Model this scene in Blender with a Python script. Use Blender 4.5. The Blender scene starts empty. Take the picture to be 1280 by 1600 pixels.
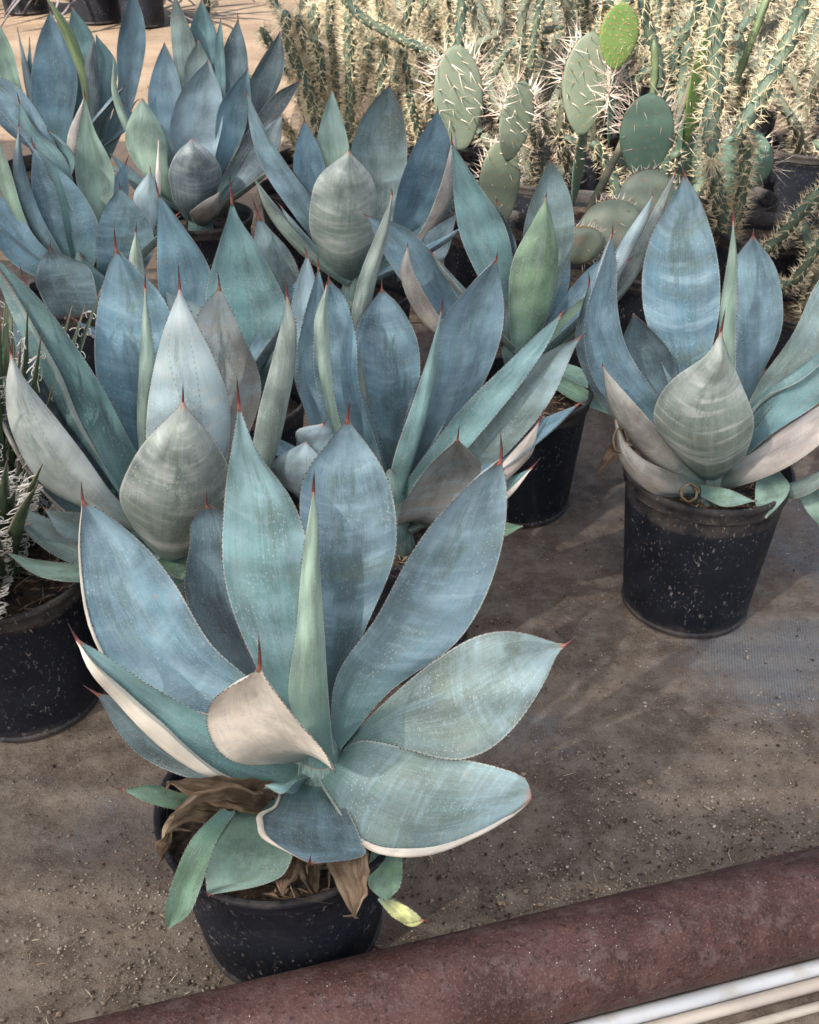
import bpy, math, random
import numpy as np
from mathutils import Vector, Matrix, noise as mnoise
R = math.radians
rnd = random.Random(7)
scn = bpy.context.scene
C = scn.collection

# ------------------------------------------------------------------ camera, sky, sun, exposure
PITCH, CAM_H, FPX = R(33.7), 1.29, 1700.0
cam = bpy.data.cameras.new('camera')
cam_ob = bpy.data.objects.new('camera', cam); C.objects.link(cam_ob)
cam_ob.location = (0, 0, CAM_H); cam_ob.rotation_euler = (R(90) - PITCH, 0, 0)
cam.sensor_fit = 'HORIZONTAL'; cam.sensor_width = 36; cam.lens = FPX / 1280 * 36
cam.clip_start = .02; cam.clip_end = 300
cam.dof.use_dof = True; cam.dof.focus_distance = 1.45; cam.dof.aperture_fstop = 22
scn.camera = cam_ob
scn.render.resolution_x, scn.render.resolution_y = 819, 1024

SUN_EL, SUN_AZ = R(44), R(222)          # azimuth the light comes from, clockwise from +Y
w = bpy.data.worlds.new('World'); scn.world = w; w.use_nodes = True
nt = w.node_tree; nt.nodes.clear()
sky = nt.nodes.new('ShaderNodeTexSky'); sky.sky_type = 'NISHITA'; sky.sun_disc = False
sky.sun_elevation = SUN_EL; sky.sun_rotation = SUN_AZ; sky.dust_density = 2.5
bg = nt.nodes.new('ShaderNodeBackground'); bg.inputs[1].default_value = .075
wo = nt.nodes.new('ShaderNodeOutputWorld')
nt.links.new(sky.outputs[0], bg.inputs[0]); nt.links.new(bg.outputs[0], wo.inputs[0])
sl = bpy.data.lights.new('sun', 'SUN'); sl.energy = 3.3; sl.angle = R(.6); sl.color = (1, .955, .88)
so = bpy.data.objects.new('sun', sl); C.objects.link(so)
sd = Vector((math.sin(SUN_AZ) * math.cos(SUN_EL), math.cos(SUN_AZ) * math.cos(SUN_EL), math.sin(SUN_EL)))
so.rotation_euler = sd.to_track_quat('Z', 'Y').to_euler(); so.location = (0, 0, 6)
vs = scn.view_settings; vs.view_transform = 'Standard'; vs.look = 'None'; vs.gamma = 1; vs.use_curve_mapping = False
vs.exposure = 1.60
scn.cycles.use_denoising = True
scn.cycles.max_bounces = 6; scn.cycles.transparent_max_bounces = 6; scn.cycles.sample_clamp_indirect = 6

# ------------------------------------------------------------------ measuring from the viewpoint
cp, sp = math.cos(PITCH), math.sin(PITCH)
EYE = Vector((0, 0, CAM_H)); FW = Vector((0, cp, -sp)); UP = Vector((0, sp, cp)); RT = Vector((1, 0, 0))
def ray(px, py): return FW + RT * ((px - 640) / FPX) + UP * ((800 - py) / FPX)
def depthY(px, py, Y): return Y / ray(px, py).y
def at(px, py, Y): return EYE + ray(px, py) * depthY(px, py, Y)
def atz(px, py, z):
    r = ray(px, py); return EYE + r * ((z - CAM_H) / r.z)

# ------------------------------------------------------------------ object helpers
def link(o, parent=None):
    C.objects.link(o)
    if parent: o.parent = parent
    return o
def tag(o, label=None, cat=None, group=None, kind=None):
    if label: o['label'] = label
    if cat: o['category'] = cat
    if group: o['group'] = group
    if kind: o['kind'] = kind
    return o
def empty(name, loc, label, cat, group=None):
    o = link(bpy.data.objects.new(name, None)); o.location = loc; o.empty_display_size = .05
    return tag(o, label, cat, group)
def mesh(name, V, F, mats, parent=None, smooth=True, uv=None, mi=None, sharp=None):
    """V are WORLD coordinates; stored relative to the parent thing's empty."""
    me = bpy.data.meshes.new(name)
    off = Vector((0, 0, 0)); p = parent
    while p is not None: off += p.location; p = p.parent
    V = np.asarray(V, dtype=float) - np.array(off)
    if isinstance(F, np.ndarray): F = F.tolist()
    me.from_pydata(V.tolist(), [], F)
    if not isinstance(mats, (list, tuple)): mats = [mats]
    for m in mats: me.materials.append(m)
    if mi is not None: me.polygons.foreach_set('material_index', mi)
    if smooth:
        me.polygons.foreach_set('use_smooth', [True] * len(me.polygons))
        if sharp: me.set_sharp_from_angle(angle=R(sharp))
    if uv is not None:
        L = me.uv_layers.new(name='UVMap'); idx = np.empty(len(me.loops), dtype=np.int32)
        me.loops.foreach_get('vertex_index', idx)
        L.data.foreach_set('uv', np.asarray(uv, dtype=float)[idx].ravel())
    me.update()
    return link(bpy.data.objects.new(name, me), parent)
def lathe(prof, n=48, center=(0, 0, 0), tilt=None):
    V, F = [], []
    for i in range(n):
        a = 2 * math.pi * i / n
        for r, z in prof: V.append(Vector((r * math.cos(a), r * math.sin(a), z)))
    m = len(prof)
    for i in range(n):
        j = (i + 1) % n
        for k in range(m - 1): F.append((i * m + k, j * m + k, j * m + k + 1, i * m + k + 1))
    c = Vector(center)
    if tilt is not None: V = [tilt @ v for v in V]
    return [tuple(v + c) for v in V], F
def tube(pts, rads, n=8, cap=True):
    V, F = [], []; ref = None
    P = [Vector(p) for p in pts]
    for i, p in enumerate(P):
        t = (P[min(i + 1, len(P) - 1)] - P[max(i - 1, 0)]).normalized()
        if ref is None: ref = t.orthogonal().normalized()
        ref = (ref - t * ref.dot(t)).normalized(); b = t.cross(ref)
        for k in range(n):
            a = 2 * math.pi * k / n
            V.append(p + (ref * math.cos(a) + b * math.sin(a)) * rads[i])
    for i in range(len(P) - 1):
        for k in range(n):
            j = (k + 1) % n; F.append((i * n + k, i * n + j, (i + 1) * n + j, (i + 1) * n + k))
    if cap:
        F.append(tuple(range(n))[::-1]); F.append(tuple((len(P) - 1) * n + k for k in range(n)))
    return [tuple(v) for v in V], F
class Acc:
    def __init__(s): s.V, s.F = [], []
    def add(s, V, F):
        o = len(s.V); s.V += list(V); s.F += [tuple(i + o for i in f) for f in F]
    def build(s, name, m, parent=None, **k): return mesh(name, s.V, s.F, m, parent, **k)

# ------------------------------------------------------------------ materials
def mat(name):
    m = bpy.data.materials.new(name); m.use_nodes = True; t = m.node_tree
    return m, t, t.nodes['Principled BSDF']
class N:
    """small node-graph helper"""
    def __init__(s, t): s.t = t
    def n(s, kind, **kw):
        o = s.t.nodes.new('ShaderNode' + kind)
        for k, v in kw.items(): setattr(o, k, v)
        return o
    def l(s, a, b): s.t.links.new(a, b)
    def val(s, inp, v):
        if hasattr(v, 'is_linked') or isinstance(v, bpy.types.NodeSocket): s.l(v, inp)
        else: inp.default_value = v
    def math(s, op, a, b=0.0, clamp=False):
        o = s.n('Math', operation=op, use_clamp=clamp); s.val(o.inputs[0], a); s.val(o.inputs[1], b); return o.outputs[0]
    def mix(s, f, a, b, mode='MIX'):
        o = s.n('Mix', data_type='RGBA', blend_type=mode); s.val(o.inputs[0], f)
        for i, v in ((6, a), (7, b)):
            if isinstance(v, (tuple, list)): v = (*v, 1) if len(v) == 3 else v
            s.val(o.inputs[i], v)
        return o.outputs[2]
    def noise(s, vec, scale, detail=3, rough=.55, dist=0.0, out=0):
        o = s.n('TexNoise'); s.l(vec, o.inputs['Vector']); o.inputs['Scale'].default_value = scale
        o.inputs['Detail'].default_value = detail; o.inputs['Roughness'].default_value = rough; o.inputs['Distortion'].default_value = dist
        return o.outputs[out]
    def ramp(s, f, a, b, lo=0.0, hi=1.0):
        o = s.n('MapRange', interpolation_type='SMOOTHSTEP'); s.val(o.inputs[0], f)
        for i, v in zip((1, 2, 3, 4), (a, b, lo, hi)): o.inputs[i].default_value = v
        return o.outputs[0]
    def xyz(s, x, y, z=0.0):
        o = s.n('CombineXYZ')
        for i, v in enumerate((x, y, z)): s.val(o.inputs[i], v)
        return o.outputs[0]
    def bump(s, h, strength, dist, normal=None):
        o = s.n('Bump'); s.l(h, o.inputs['Height']); o.inputs['Strength'].default_value = strength; o.inputs['Distance'].default_value = dist
        if normal is not None: s.l(normal, o.inputs['Normal'])
        return o.outputs[0]

def leaf_material(name, back=False, dead=False, pale=False):
    m, t, b = mat(name); g = N(t)
    uvn = g.n('UVMap'); sep = g.n('SeparateXYZ'); g.l(uvn.outputs[0], sep.inputs[0]); u, v = sep.outputs[0], sep.outputs[1]
    oi = g.n('ObjectInfo'); rn = g.math('MULTIPLY', oi.outputs['Random'], 37.0)
    col = oi.outputs['Color']
    uc = g.math('ABSOLUTE', g.math('SUBTRACT', g.math('MULTIPLY', u, 2.0), 1.0))        # 0 midrib .. 1 margin
    big = g.noise(g.xyz(g.math('MULTIPLY', u, 2.2), g.math('MULTIPLY', v, 3.4), rn), 1.0, 3, .55)
    # wavy cross bands pressed in by the neighbouring leaves while in the bud
    arch = g.math('MULTIPLY', g.math('MULTIPLY', uc, uc), -.05)
    bandc = g.noise(g.xyz(g.math('MULTIPLY', u, 1.1), g.math('MULTIPLY', g.math('ADD', v, arch), 9.0), g.math('ADD', rn, 5.0)), 1.0, 3, .6, .25)
    stri = g.noise(g.xyz(g.math('MULTIPLY', u, 85.0), g.math('MULTIPLY', v, 4.0), rn), 1.0, 2, .6)
    wide = g.noise(g.xyz(g.math('MULTIPLY', u, 9.0), g.math('MULTIPLY', v, 1.2), g.math('ADD', rn, 9.0)), 1.0, 2, .5)
    grain = g.noise(g.xyz(g.math('MULTIPLY', u, 60.0), g.math('MULTIPLY', v, 160.0), rn), 1.0, 2, .6)
    if dead:
        c = g.mix(g.ramp(big, .35, .65), (.19, .145, .105), (.44, .38, .30))
        c = g.mix(g.ramp(wide, .4, .7, 0, .7), c, (.12, .075, .05))
        c = g.mix(g.ramp(stri, .35, .7, 0, .6), c, (.30, .24, .17)); c = g.mix(1.0, c, g.mix(1.0, col, (3.6, 3.6, 3.6), 'MULTIPLY'), 'MULTIPLY')
    else:
        if pale: col = g.mix(.86, col, (.78, .66, .54))
        hsv = g.n('HueSaturation'); g.l(col, hsv.inputs['Color'])
        g.l(g.ramp(big, .3, .7, .62, 1.28), hsv.inputs['Value']); g.l(g.ramp(wide, .3, .7, .85, 1.12), hsv.inputs['Saturation'])
        c = hsv.outputs[0]
        bloom = (.30, .43, .50) if not back else (.50, .52, .48)
        c = g.mix(g.math('MULTIPLY', g.ramp(bandc, .44, .78, 0, .8), oi.outputs['Alpha']), c, bloom)
        c = g.mix(g.math('MULTIPLY', g.ramp(bandc, .52, .26, 0, .7), oi.outputs['Alpha']), c, (.13, .175, .13) if not back else (.24, .25, .19))
        fb = g.noise(g.xyz(g.math('MULTIPLY', u, 1.6), g.math('MULTIPLY', g.math('ADD', v, arch), 34.0), g.math('ADD', rn, 15.0)), 1.0, 2, .5)  # fine pale bands painted in, like soft light stripes falling across the leaf
        fbm = g.math('MULTIPLY', g.math('MULTIPLY', g.ramp(fb, .50, .66), g.ramp(big, .38, .58)), oi.outputs['Alpha'])
        c = g.mix(g.math('MULTIPLY', fbm, .75), c, bloom)
        wax = g.noise(g.xyz(g.math('MULTIPLY', u, 14.0), g.math('MULTIPLY', v, 34.0), g.math('ADD', rn, 31.0)), 1.0, 7, .72)
        c = g.mix(g.ramp(wax, .50, .68, 0, .20), c, bloom); c = g.mix(g.ramp(wax, .48, .30, 0, .20), c, (.055, .095, .10) if not back else (.20, .20, .16))
        c = g.mix(g.ramp(wide, .50, .80, 0, .22), c, bloom); c = g.mix(g.math('MULTIPLY', g.math('MULTIPLY', g.ramp(v, .45, .95), g.ramp(big, .35, .6, .05, .40)), g.math('ADD', g.math('MULTIPLY', oi.outputs['Alpha'], 2.0), .12, True)), c, bloom)
        # patch near the tip where the bloom is rubbed off
        pv = g.math('MULTIPLY', g.ramp(v, .50, .66), g.ramp(v, .93, .78)); pu = g.ramp(uc, .55, .1)
        pn = g.noise(g.xyz(g.math('MULTIPLY', u, 10.0), g.math('MULTIPLY', v, 9.0), g.math('ADD', rn, 3.0)), 1.0, 5, .7)
        patch = g.math('MULTIPLY', g.math('MULTIPLY', g.math('MULTIPLY', pv, pu), g.ramp(pn, .44, .62)), g.math('ADD', g.math('MULTIPLY', oi.outputs['Alpha'], 1.6), .05, True))
        c = g.mix(g.math('MULTIPLY', patch, .62), c, (.085, .13, .105))
        # greener towards the clasping base
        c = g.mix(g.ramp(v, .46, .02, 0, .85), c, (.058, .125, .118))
        c = g.mix(g.ramp(stri, .40, .75, 0, .13), c, (.38, .47, .50)); c = g.mix(g.ramp(stri, .5, .3, 0, .16), c, (.09, .13, .14))
        # print of the neighbours' toothed margins: rows of fine dashes
        for k, (a0, a1) in enumerate(((-.20, .42), (.30, -.12))):
            path = g.math('ADD', g.math('MULTIPLY', g.math('SINE', g.math('MULTIPLY', v, 5.1)), a1), a0)
            d = g.math('ABSOLUTE', g.math('SUBTRACT', g.math('SUBTRACT', g.math('MULTIPLY', u, 2.0), 1.0), path))
            dash = g.ramp(g.math('SINE', g.math('MULTIPLY', v, 300.0)), -.1, .5)
            line = g.math('MULTIPLY', g.math('MULTIPLY', g.ramp(d, .030, .006), dash), g.math('MULTIPLY', g.ramp(v, .22, .34), g.ramp(v, .92, .84)))
            line = g.math('MULTIPLY', line, g.ramp(g.math('FRACT', g.math('MULTIPLY', oi.outputs['Random'], 7.0 + k * 4)), .40, .5))
            c = g.mix(g.math('MULTIPLY', line, .55 if back else .3), c, (.13, .15, .12))
        # specks, mineral splashes
        vo = g.n('TexVoronoi'); vo.inputs['Scale'].default_value = 1.0
        g.l(g.xyz(g.math('MULTIPLY', u, 26.0), g.math('MULTIPLY', v, 80.0), rn), vo.inputs['Vector'])
        sp_ = g.math('MULTIPLY', g.ramp(vo.outputs['Distance'], .30, .10), g.ramp(g.noise(g.xyz(g.math('MULTIPLY', u, 3.0), g.math('MULTIPLY', v, 5.0), rn), 1.0, 2), .46, .64))
        c = g.mix(g.math('MULTIPLY', sp_, .38), c, (.62, .66, .64))
        c = g.mix(g.ramp(grain, .48, .72, 0, .16), c, (.50, .54, .53))
        scar = g.noise(g.xyz(g.math('MULTIPLY', u, 5.0), g.math('MULTIPLY', v, 14.0), g.math('ADD', rn, 21.0)), 1.0, 4, .6)
        c = g.mix(g.ramp(scar, .70, .76, 0, .6), c, (.30, .235, .18))
        # pale horny margin, warm at the tip
        edge = g.ramp(uc, .955, .995)
        ec = g.mix(g.ramp(v, .80, .97), (.46, .47, .42), (.34, .13, .075))
        c = g.mix(g.math('MULTIPLY', edge, .5), c, ec)
        c = g.mix(g.math('MULTIPLY', g.ramp(v, .965, .998), .6), c, (.38, .17, .11))
    g.l(c, b.inputs['Base Color'])
    b.inputs['Roughness'].default_value = .9 if dead else .52
    b.inputs['Specular IOR Level'].default_value = .2 if dead else .22
    h = g.math('ADD', g.math('MULTIPLY', stri, .5), g.math('ADD', g.math('MULTIPLY', wide, 1.2), g.math('MULTIPLY', bandc, .7)))
    g.l(g.bump(h, .16 if not dead else 1.0, .0022 if not dead else .006), b.inputs['Normal'])
    return m
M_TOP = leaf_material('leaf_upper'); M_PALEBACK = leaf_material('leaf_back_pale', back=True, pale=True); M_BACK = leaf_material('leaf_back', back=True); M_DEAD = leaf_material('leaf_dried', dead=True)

def simple(name, col, rough=.6, col2=None, scale=40, bump=0, bd=.002, spec=.5, detail=4, lo=.35, hi=.65):
    m, t, b = mat(name); g = N(t)
    tc = g.n('TexCoord').outputs['Object']; nz = g.noise(tc, scale, detail, .6)
    if col2: g.l(g.mix(g.ramp(nz, lo, hi), col, col2), b.inputs['Base Color'])
    else: b.inputs['Base Color'].default_value = (*col, 1)
    b.inputs['Roughness'].default_value = rough; b.inputs['Specular IOR Level'].default_value = spec
    if bump: g.l(g.bump(nz, bump, bd), b.inputs['Normal'])
    return m

def spine_material():
    m, t, b = mat('spine_horn'); g = N(t)
    uvn = g.n('UVMap'); sep = g.n('SeparateXYZ'); g.l(uvn.outputs[0], sep.inputs[0]); v = sep.outputs[1]
    oi = g.n('ObjectInfo')
    nz = g.noise(g.xyz(0.0, g.math('MULTIPLY', v, 9.0), g.math('MULTIPLY', oi.outputs['Random'], 9.0)), 1.0, 3)
    c = g.mix(g.ramp(v, 0, .22), (.40, .17, .12), (.15, .032, .032)); c = g.mix(g.ramp(v, .22, .60), c, (.045, .020, .022))
    c = g.mix(g.ramp(nz, .5, .75, 0, .35), c, (.25, .16, .15))
    g.l(c, b.inputs['Base Color']); b.inputs['Roughness'].default_value = .42
    return m
M_SPINE = spine_material()
M_TEETH = simple('margin_tooth_horn', (.055, .030, .026), .5, (.13, .08, .06), 200)

def pot_material():
    m, t, b = mat('black_nursery_plastic'); g = N(t)
    tc = g.n('TexCoord').outputs['Object']; oi = g.n('ObjectInfo')
    mp = g.n('Mapping'); g.l(tc, mp.inputs[0]); g.l(g.math('MULTIPLY', oi.outputs['Random'], 30.0), mp.inputs['Location']); p = mp.outputs[0]
    c = g.mix(g.ramp(g.noise(p, 7, 4), .35, .7), (.007, .0085, .013), (.014, .016, .023))
    dust = g.noise(p, 16, 6, .7)
    sz = g.n('SeparateXYZ'); g.l(tc, sz.inputs[0])
    hgt = g.math('ADD', g.ramp(sz.outputs[2], .06, .0, 0, .35), g.ramp(sz.outputs[2], .235, .25, 0, .28))
    c = g.mix(g.ramp(g.math('ADD', dust, hgt), .60, 1.0, 0, .7), c, (.11, .092, .078))
    ms = g.n('Mapping'); g.l(p, ms.inputs[0]); ms.inputs['Scale'].default_value = (1, 1, .6); ms.inputs['Rotation'].default_value = (.5, .3, 0)
    spk = g.math('MULTIPLY', g.ramp(g.noise(ms.outputs[0], 190, 3, .55, .6), .60, .68), g.ramp(g.noise(p, 12, 6, .7), .38, .60))
    c = g.mix(g.math('MULTIPLY', spk, .60), c, (.28, .25, .22))
    sc = g.noise(g.xyz(g.math('MULTIPLY', sz.outputs[0], 30.0), g.math('MULTIPLY', sz.outputs[1], 30.0), g.math('MULTIPLY', sz.outputs[2], 260.0)), 1.0, 4, .7, .4)
    c = g.mix(g.ramp(sc, .66, .74, 0, .4), c, (.22, .19, .16))
    g.l(c, b.inputs['Base Color']); b.inputs['Roughness'].default_value = .42
    g.l(g.ramp(dust, .3, .8, .45, .85), b.inputs['Roughness']); b.inputs['Specular IOR Level'].default_value = .28
    g.l(g.bump(dust, .25, .0015), b.inputs['Normal'])
    return m
M_POT = pot_material()
M_SOIL = simple('potting_soil', (.020, .014, .010), .95, (.10, .065, .04), 90, 1.0, .008)
M_ROOT = simple('dried_fibre', (.16, .10, .065), .9, (.36, .26, .17), 120, .6, .002)

# ------------------------------------------------------------------ ground
def ground_materials():
    m, t, b = mat('sandy_yard'); g = N(t); p = g.n('TexCoord').outputs['Object']
    c = g.mix(g.ramp(g.noise(p, 2.2, 6, .65), .35, .65), (.25, .178, .120), (.37, .270, .185))
    c = g.mix(g.ramp(g.noise(p, 45, 4), .45, .75, 0, .5), c, (.17, .12, .085))
    g.l(c, b.inputs['Base Color']); b.inputs['Roughness'].default_value = .95; b.inputs['Specular IOR Level'].default_value = .15
    g.l(g.bump(g.noise(p, 60, 6, .7), .7, .012), b.inputs['Normal'])
    m2, t, b = mat('dirty_weed_fabric'); g = N(t); p = g.n('TexCoord').outputs['Object']
    sx = g.n('SeparateXYZ'); g.l(p, sx.inputs[0])
    # woven tape: two sine gratings
    rot = g.n('Mapping'); g.l(p, rot.inputs[0]); rot.inputs['Rotation'].default_value = (0, 0, R(12)); rs = g.n('SeparateXYZ'); g.l(rot.outputs[0], rs.inputs[0])
    wv = g.math('ADD', g.math('SINE', g.math('MULTIPLY', rs.outputs[0], 1250.0)), g.math('SINE', g.math('MULTIPLY', rs.outputs[1], 2100.0)))
    fab = g.mix(g.ramp(wv, -1.2, 1.2), (.120, .126, .135), (.205, .212, .222))
    fab = g.mix(g.ramp(g.noise(p, 9, 5, .6), .4, .7, 0, .6), fab, (.20, .185, .17))
    d1 = g.mix(g.ramp(g.noise(p, 6.5, 7, .68), .34, .66), (.092, .068, .053), (.190, .146, .112))
    d1 = g.mix(g.ramp(g.noise(p, 26, 6, .72), .42, .70, 0, .75), d1, (.215, .178, .148))
    d1 = g.mix(g.ramp(g.noise(p, 130, 5, .7), .56, .72, 0, .5), d1, (.050, .038, .031))
    d1 = g.mix(g.ramp(g.noise(p, 420, 4, .75), .50, .66, 0, .55), d1, (.27, .215, .17))
    d1 = g.mix(g.ramp(g.noise(p, 560, 4, .75, .2), .52, .64, 0, .60), d1, (.040, .030, .024))
    d1 = g.mix(g.ramp(g.noise(p, 240, 5, .7), .62, .70, 0, .7), d1, (.33, .27, .21))
    # where the dirt has been swept thin: around a few real spots
    def spot(x, y, r0, sx_=1.0, sy_=1.0):
        dx = g.math('MULTIPLY', g.math('SUBTRACT', sx.outputs[0], x), sx_); dy = g.math('MULTIPLY', g.math('SUBTRACT', sx.outputs[1], y), sy_)
        return g.ramp(g.math('SQRT', g.math('ADD', g.math('MULTIPLY', dx, dx), g.math('MULTIPLY', dy, dy))), r0, 0)
    s = g.math('MAXIMUM', spot(.70, 1.44, .40, 1.0, 1.6), g.math('MULTIPLY', spot(.17, 1.30, .22, 1, 1.3), .5))
    s = g.math('MAXIMUM', s, g.math('MULTIPLY', spot(-.47, 1.10, .2, .8, 1.4), .4))
    s = g.math('MAXIMUM', s, g.math('MULTIPLY', spot(.95, 1.75, .4, 1, 1), .8))
    f = g.math('MULTIPLY', g.ramp(g.math('ADD', g.math('MULTIPLY', s, .62), g.noise(p, 7, 7, .70)), .62, 1.02), g.ramp(g.noise(p, 160, 5, .75), .64, .44, .25, 1.0))
    c = g.mix(f, d1, fab)
    g.l(c, b.inputs['Base Color']); b.inputs['Roughness'].default_value = .9; b.inputs['Specular IOR Level'].default_value = .2
    h = g.math('ADD', g.math('MULTIPLY', g.noise(p, 120, 5, .7), 1.0), g.math('ADD', g.math('MULTIPLY', g.noise(p, 22, 4, .6), 3.0), g.math('MULTIPLY', g.math('MULTIPLY', wv, f), .12)))
    g.l(g.bump(h, .75, .0040), b.inputs['Normal'])
    return m, m2
M_SAND, M_FABRIC = ground_materials()
def sheet(name, x0, x1, y0, y1, z, m, nx=2, ny=2, amp=0, wob=0, parent=None):
    V = []; F = []
    for j in range(ny + 1):
        for i in range(nx + 1):
            x = x0 + (x1 - x0) * i / nx; y = y0 + (y1 - y0) * j / ny
            if j == ny and wob: y += wob * math.sin(x * 3.1) + wob * .5 * math.sin(x * 8.3 + 1)
            zz = z + amp * (math.sin(x * 7.1 + y * 3.3) + math.sin(x * 3.7 - y * 9.1 + 2) * .7 + math.sin(x * 17 + y * 13) * .25)
            V.append((x, y, zz))
    for j in range(ny):
        for i in range(nx):
            a = j * (nx + 1) + i; F.append((a, a + 1, a + nx + 2, a + nx + 1))
    return mesh(name, V, F, m, parent)
tag(sheet('ground', -80, 80, -40, 120, 0, M_SAND), kind='structure')
tag(sheet('ground_cloth', -3.2, 3.4, -1.2, 3.35, .006, M_FABRIC, 150, 110, .0012, .05), kind='structure')

# ------------------------------------------------------------------ unseen shade roof, its film and panels shaped to shade and soften the light
def unseen_shade_roof():
    m = bpy.data.materials.new('white_shade_film'); m.use_nodes = True; t = m.node_tree; t.nodes.clear(); g = N(t)
    o = g.n('OutputMaterial'); tr = g.n('BsdfTranslucent'); tr.inputs[0].default_value = (.88, .88, .87, 1)
    df = g.n('BsdfDiffuse'); df.inputs[0].default_value = (.7, .7, .7, 1)
    mx = g.n('MixShader'); mx.inputs[0].default_value = .12; g.l(tr.outputs[0], mx.inputs[1]); g.l(df.outputs[0], mx.inputs[2])
    th = g.n('BsdfTransparent'); th.inputs[0].default_value = (1, 1, 1, 1); m2 = g.n('MixShader'); tcx = g.n('TexCoord').outputs['Object']; sy = g.n('SeparateXYZ'); g.l(tcx, sy.inputs[0]); g.l(g.ramp(g.math('SINE', g.math('ADD', g.math('MULTIPLY', sy.outputs[1], 105.0), g.math('MULTIPLY', g.noise(tcx, 3.0, 2), 3.0))), -.3, .6, .03, .27), m2.inputs[0]); g.l(mx.outputs[0], m2.inputs[1]); g.l(th.outputs[0], m2.inputs[2]); g.l(m2.outputs[0], o.inputs[0])
    M_W = simple('roof_timber', (.30, .22, .14), .8, (.22, .15, .1), 20)
    X0, X1, Y0, Y1, Z = -5.6, 4.2, -4.2, 1.15, 2.75
    t_ = empty('unseen_shade_roof', (0, Y0, 0), 'unseen white film roof on timber posts, shaped to shade and soften the light on the agaves', 'shade roof')
    sheet('roof_film', X0, X1, Y0, Y1, Z, m, 40, 30, .012, 0, t_); sheet('roof_film', X0, -1.66, Y1 + .01, 2.75, Z + .004, m, 20, 14, .012, 0, t_)  # second film panel added to keep the rear left agaves in shade
    for x in (-5.5, -1.72):
        V, F = tube([(x, 2.7, 0), (x, 2.7, Z - .02)], [.05, .05], 4); mesh('post', V, F, M_W, t_, smooth=False)
    for x in (-5.5, 4.1):
        for y in (-4.1, 1.05):
            V, F = tube([(x, y, 0), (x, y, Z - .02)], [.05, .05], 4); mesh('post', V, F, M_W, t_, smooth=False)
    for y in (-4.1, -2.5, -1, 1.05):
        V, F = tube([(X0, y, Z - .08), (X1, y, Z - .08)], [.04, .04], 4); mesh('rafter', V, F, M_W, t_, smooth=False)
unseen_shade_roof()

# ------------------------------------------------------------------ the rusty pipe and the white tubes
TH = R(15.0); PD = Vector((math.cos(TH), math.sin(TH), 0)); PN = Vector((-math.sin(TH), math.cos(TH), 0))
def pipe_material():
    m, t, b = mat('rusted_steel'); g = N(t); p = g.n('TexCoord').outputs['Object']
    c = g.mix(g.ramp(g.noise(p, 9, 6, .65), .35, .65), (.046, .018, .0145), (.092, .043, .037))
    c = g.mix(g.ramp(g.noise(p, 38, 6, .7), .48, .70, 0, .7), c, (.135, .092, .086))
    c = g.mix(g.ramp(g.noise(p, 130, 4, .6), .55, .66, 0, .85), c, (.026, .012, .011)); c = g.mix(g.ramp(g.noise(p, 330, 4, .7), .54, .66, 0, .6), c, (.20, .13, .115))
    c = g.mix(g.ramp(g.noise(p, 480, 3, .7), .56, .66, 0, .6), c, (.024, .011, .010))
    c = g.mix(g.ramp(g.noise(p, 60, 5, .6), .62, .72, 0, .6), c, (.16, .065, .035))
    c = g.mix(g.ramp(g.noise(p, 5, 5, .6), .60, .75, 0, .55), c, (.13, .11, .10))
    vo = g.n('TexVoronoi'); vo.inputs['Scale'].default_value = 130; g.l(p, vo.inputs['Vector'])
    c = g.mix(g.math('MULTIPLY', g.ramp(vo.outputs['Distance'], .13, .06), g.ramp(g.noise(p, 20, 2), .54, .62)), c, (.6, .52, .46))
    g.l(c, b.inputs['Base Color']); b.inputs['Roughness'].default_value = .70; b.inputs['Specular IOR Level'].default_value = .35
    g.l(g.bump(g.math('ADD', g.noise(p, 130, 4, .7), g.math('MULTIPLY', g.noise(p, 30, 4), 1.6)), .8, .0030), b.inputs['Normal'])
    return m
def solid_rod(name, n0, r, z, m, label, cat, sag=0.0, nn=40, a=-1.8, b=2.2):
    org = PN * n0
    pts = [org + PD * (a + (b - a) * i / 60) + Vector((0, 0, z)) + PN * sag * math.sin(i * .35) for i in range(61)]
    V, F = tube(pts, [r] * 61, nn)
    return tag(mesh(name, V, F, m, smooth=True, sharp=40), label, cat)
solid_rod('rusty_pipe', .74, .065, .067, pipe_material(), 'thick rusted brown steel pipe lying on the dirt in front of the pots', 'pipe', nn=64)
M_PVC = simple('white_pvc', (.50, .51, .53), .38, (.40, .37, .33), 26, .1, .001, lo=.45, hi=.8)
M_PVC2 = simple('sun_stained_pvc', (.50, .43, .37), .5, (.40, .33, .28), 11, .1, .001)
solid_rod('white_tube', .6795, .0105, .0165, M_PVC, 'smooth white plastic tube tucked against the rusty pipe', 'tube', .0, 20)
solid_rod('pinkish_tube', .6600, .0080, .0140, M_PVC2, 'thinner pink-stained plastic tube lying between the white tube and the dirt', 'tube', .0, 16)
solid_rod('thin_cream_hose', .6335, .0060, .0115, simple('cream_hose', (.46, .41, .34), .5, (.36, .31, .25), 30), 'thinnest cream hose on the dirt, separate from the other tubes', 'hose', .0012, 14)

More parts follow.
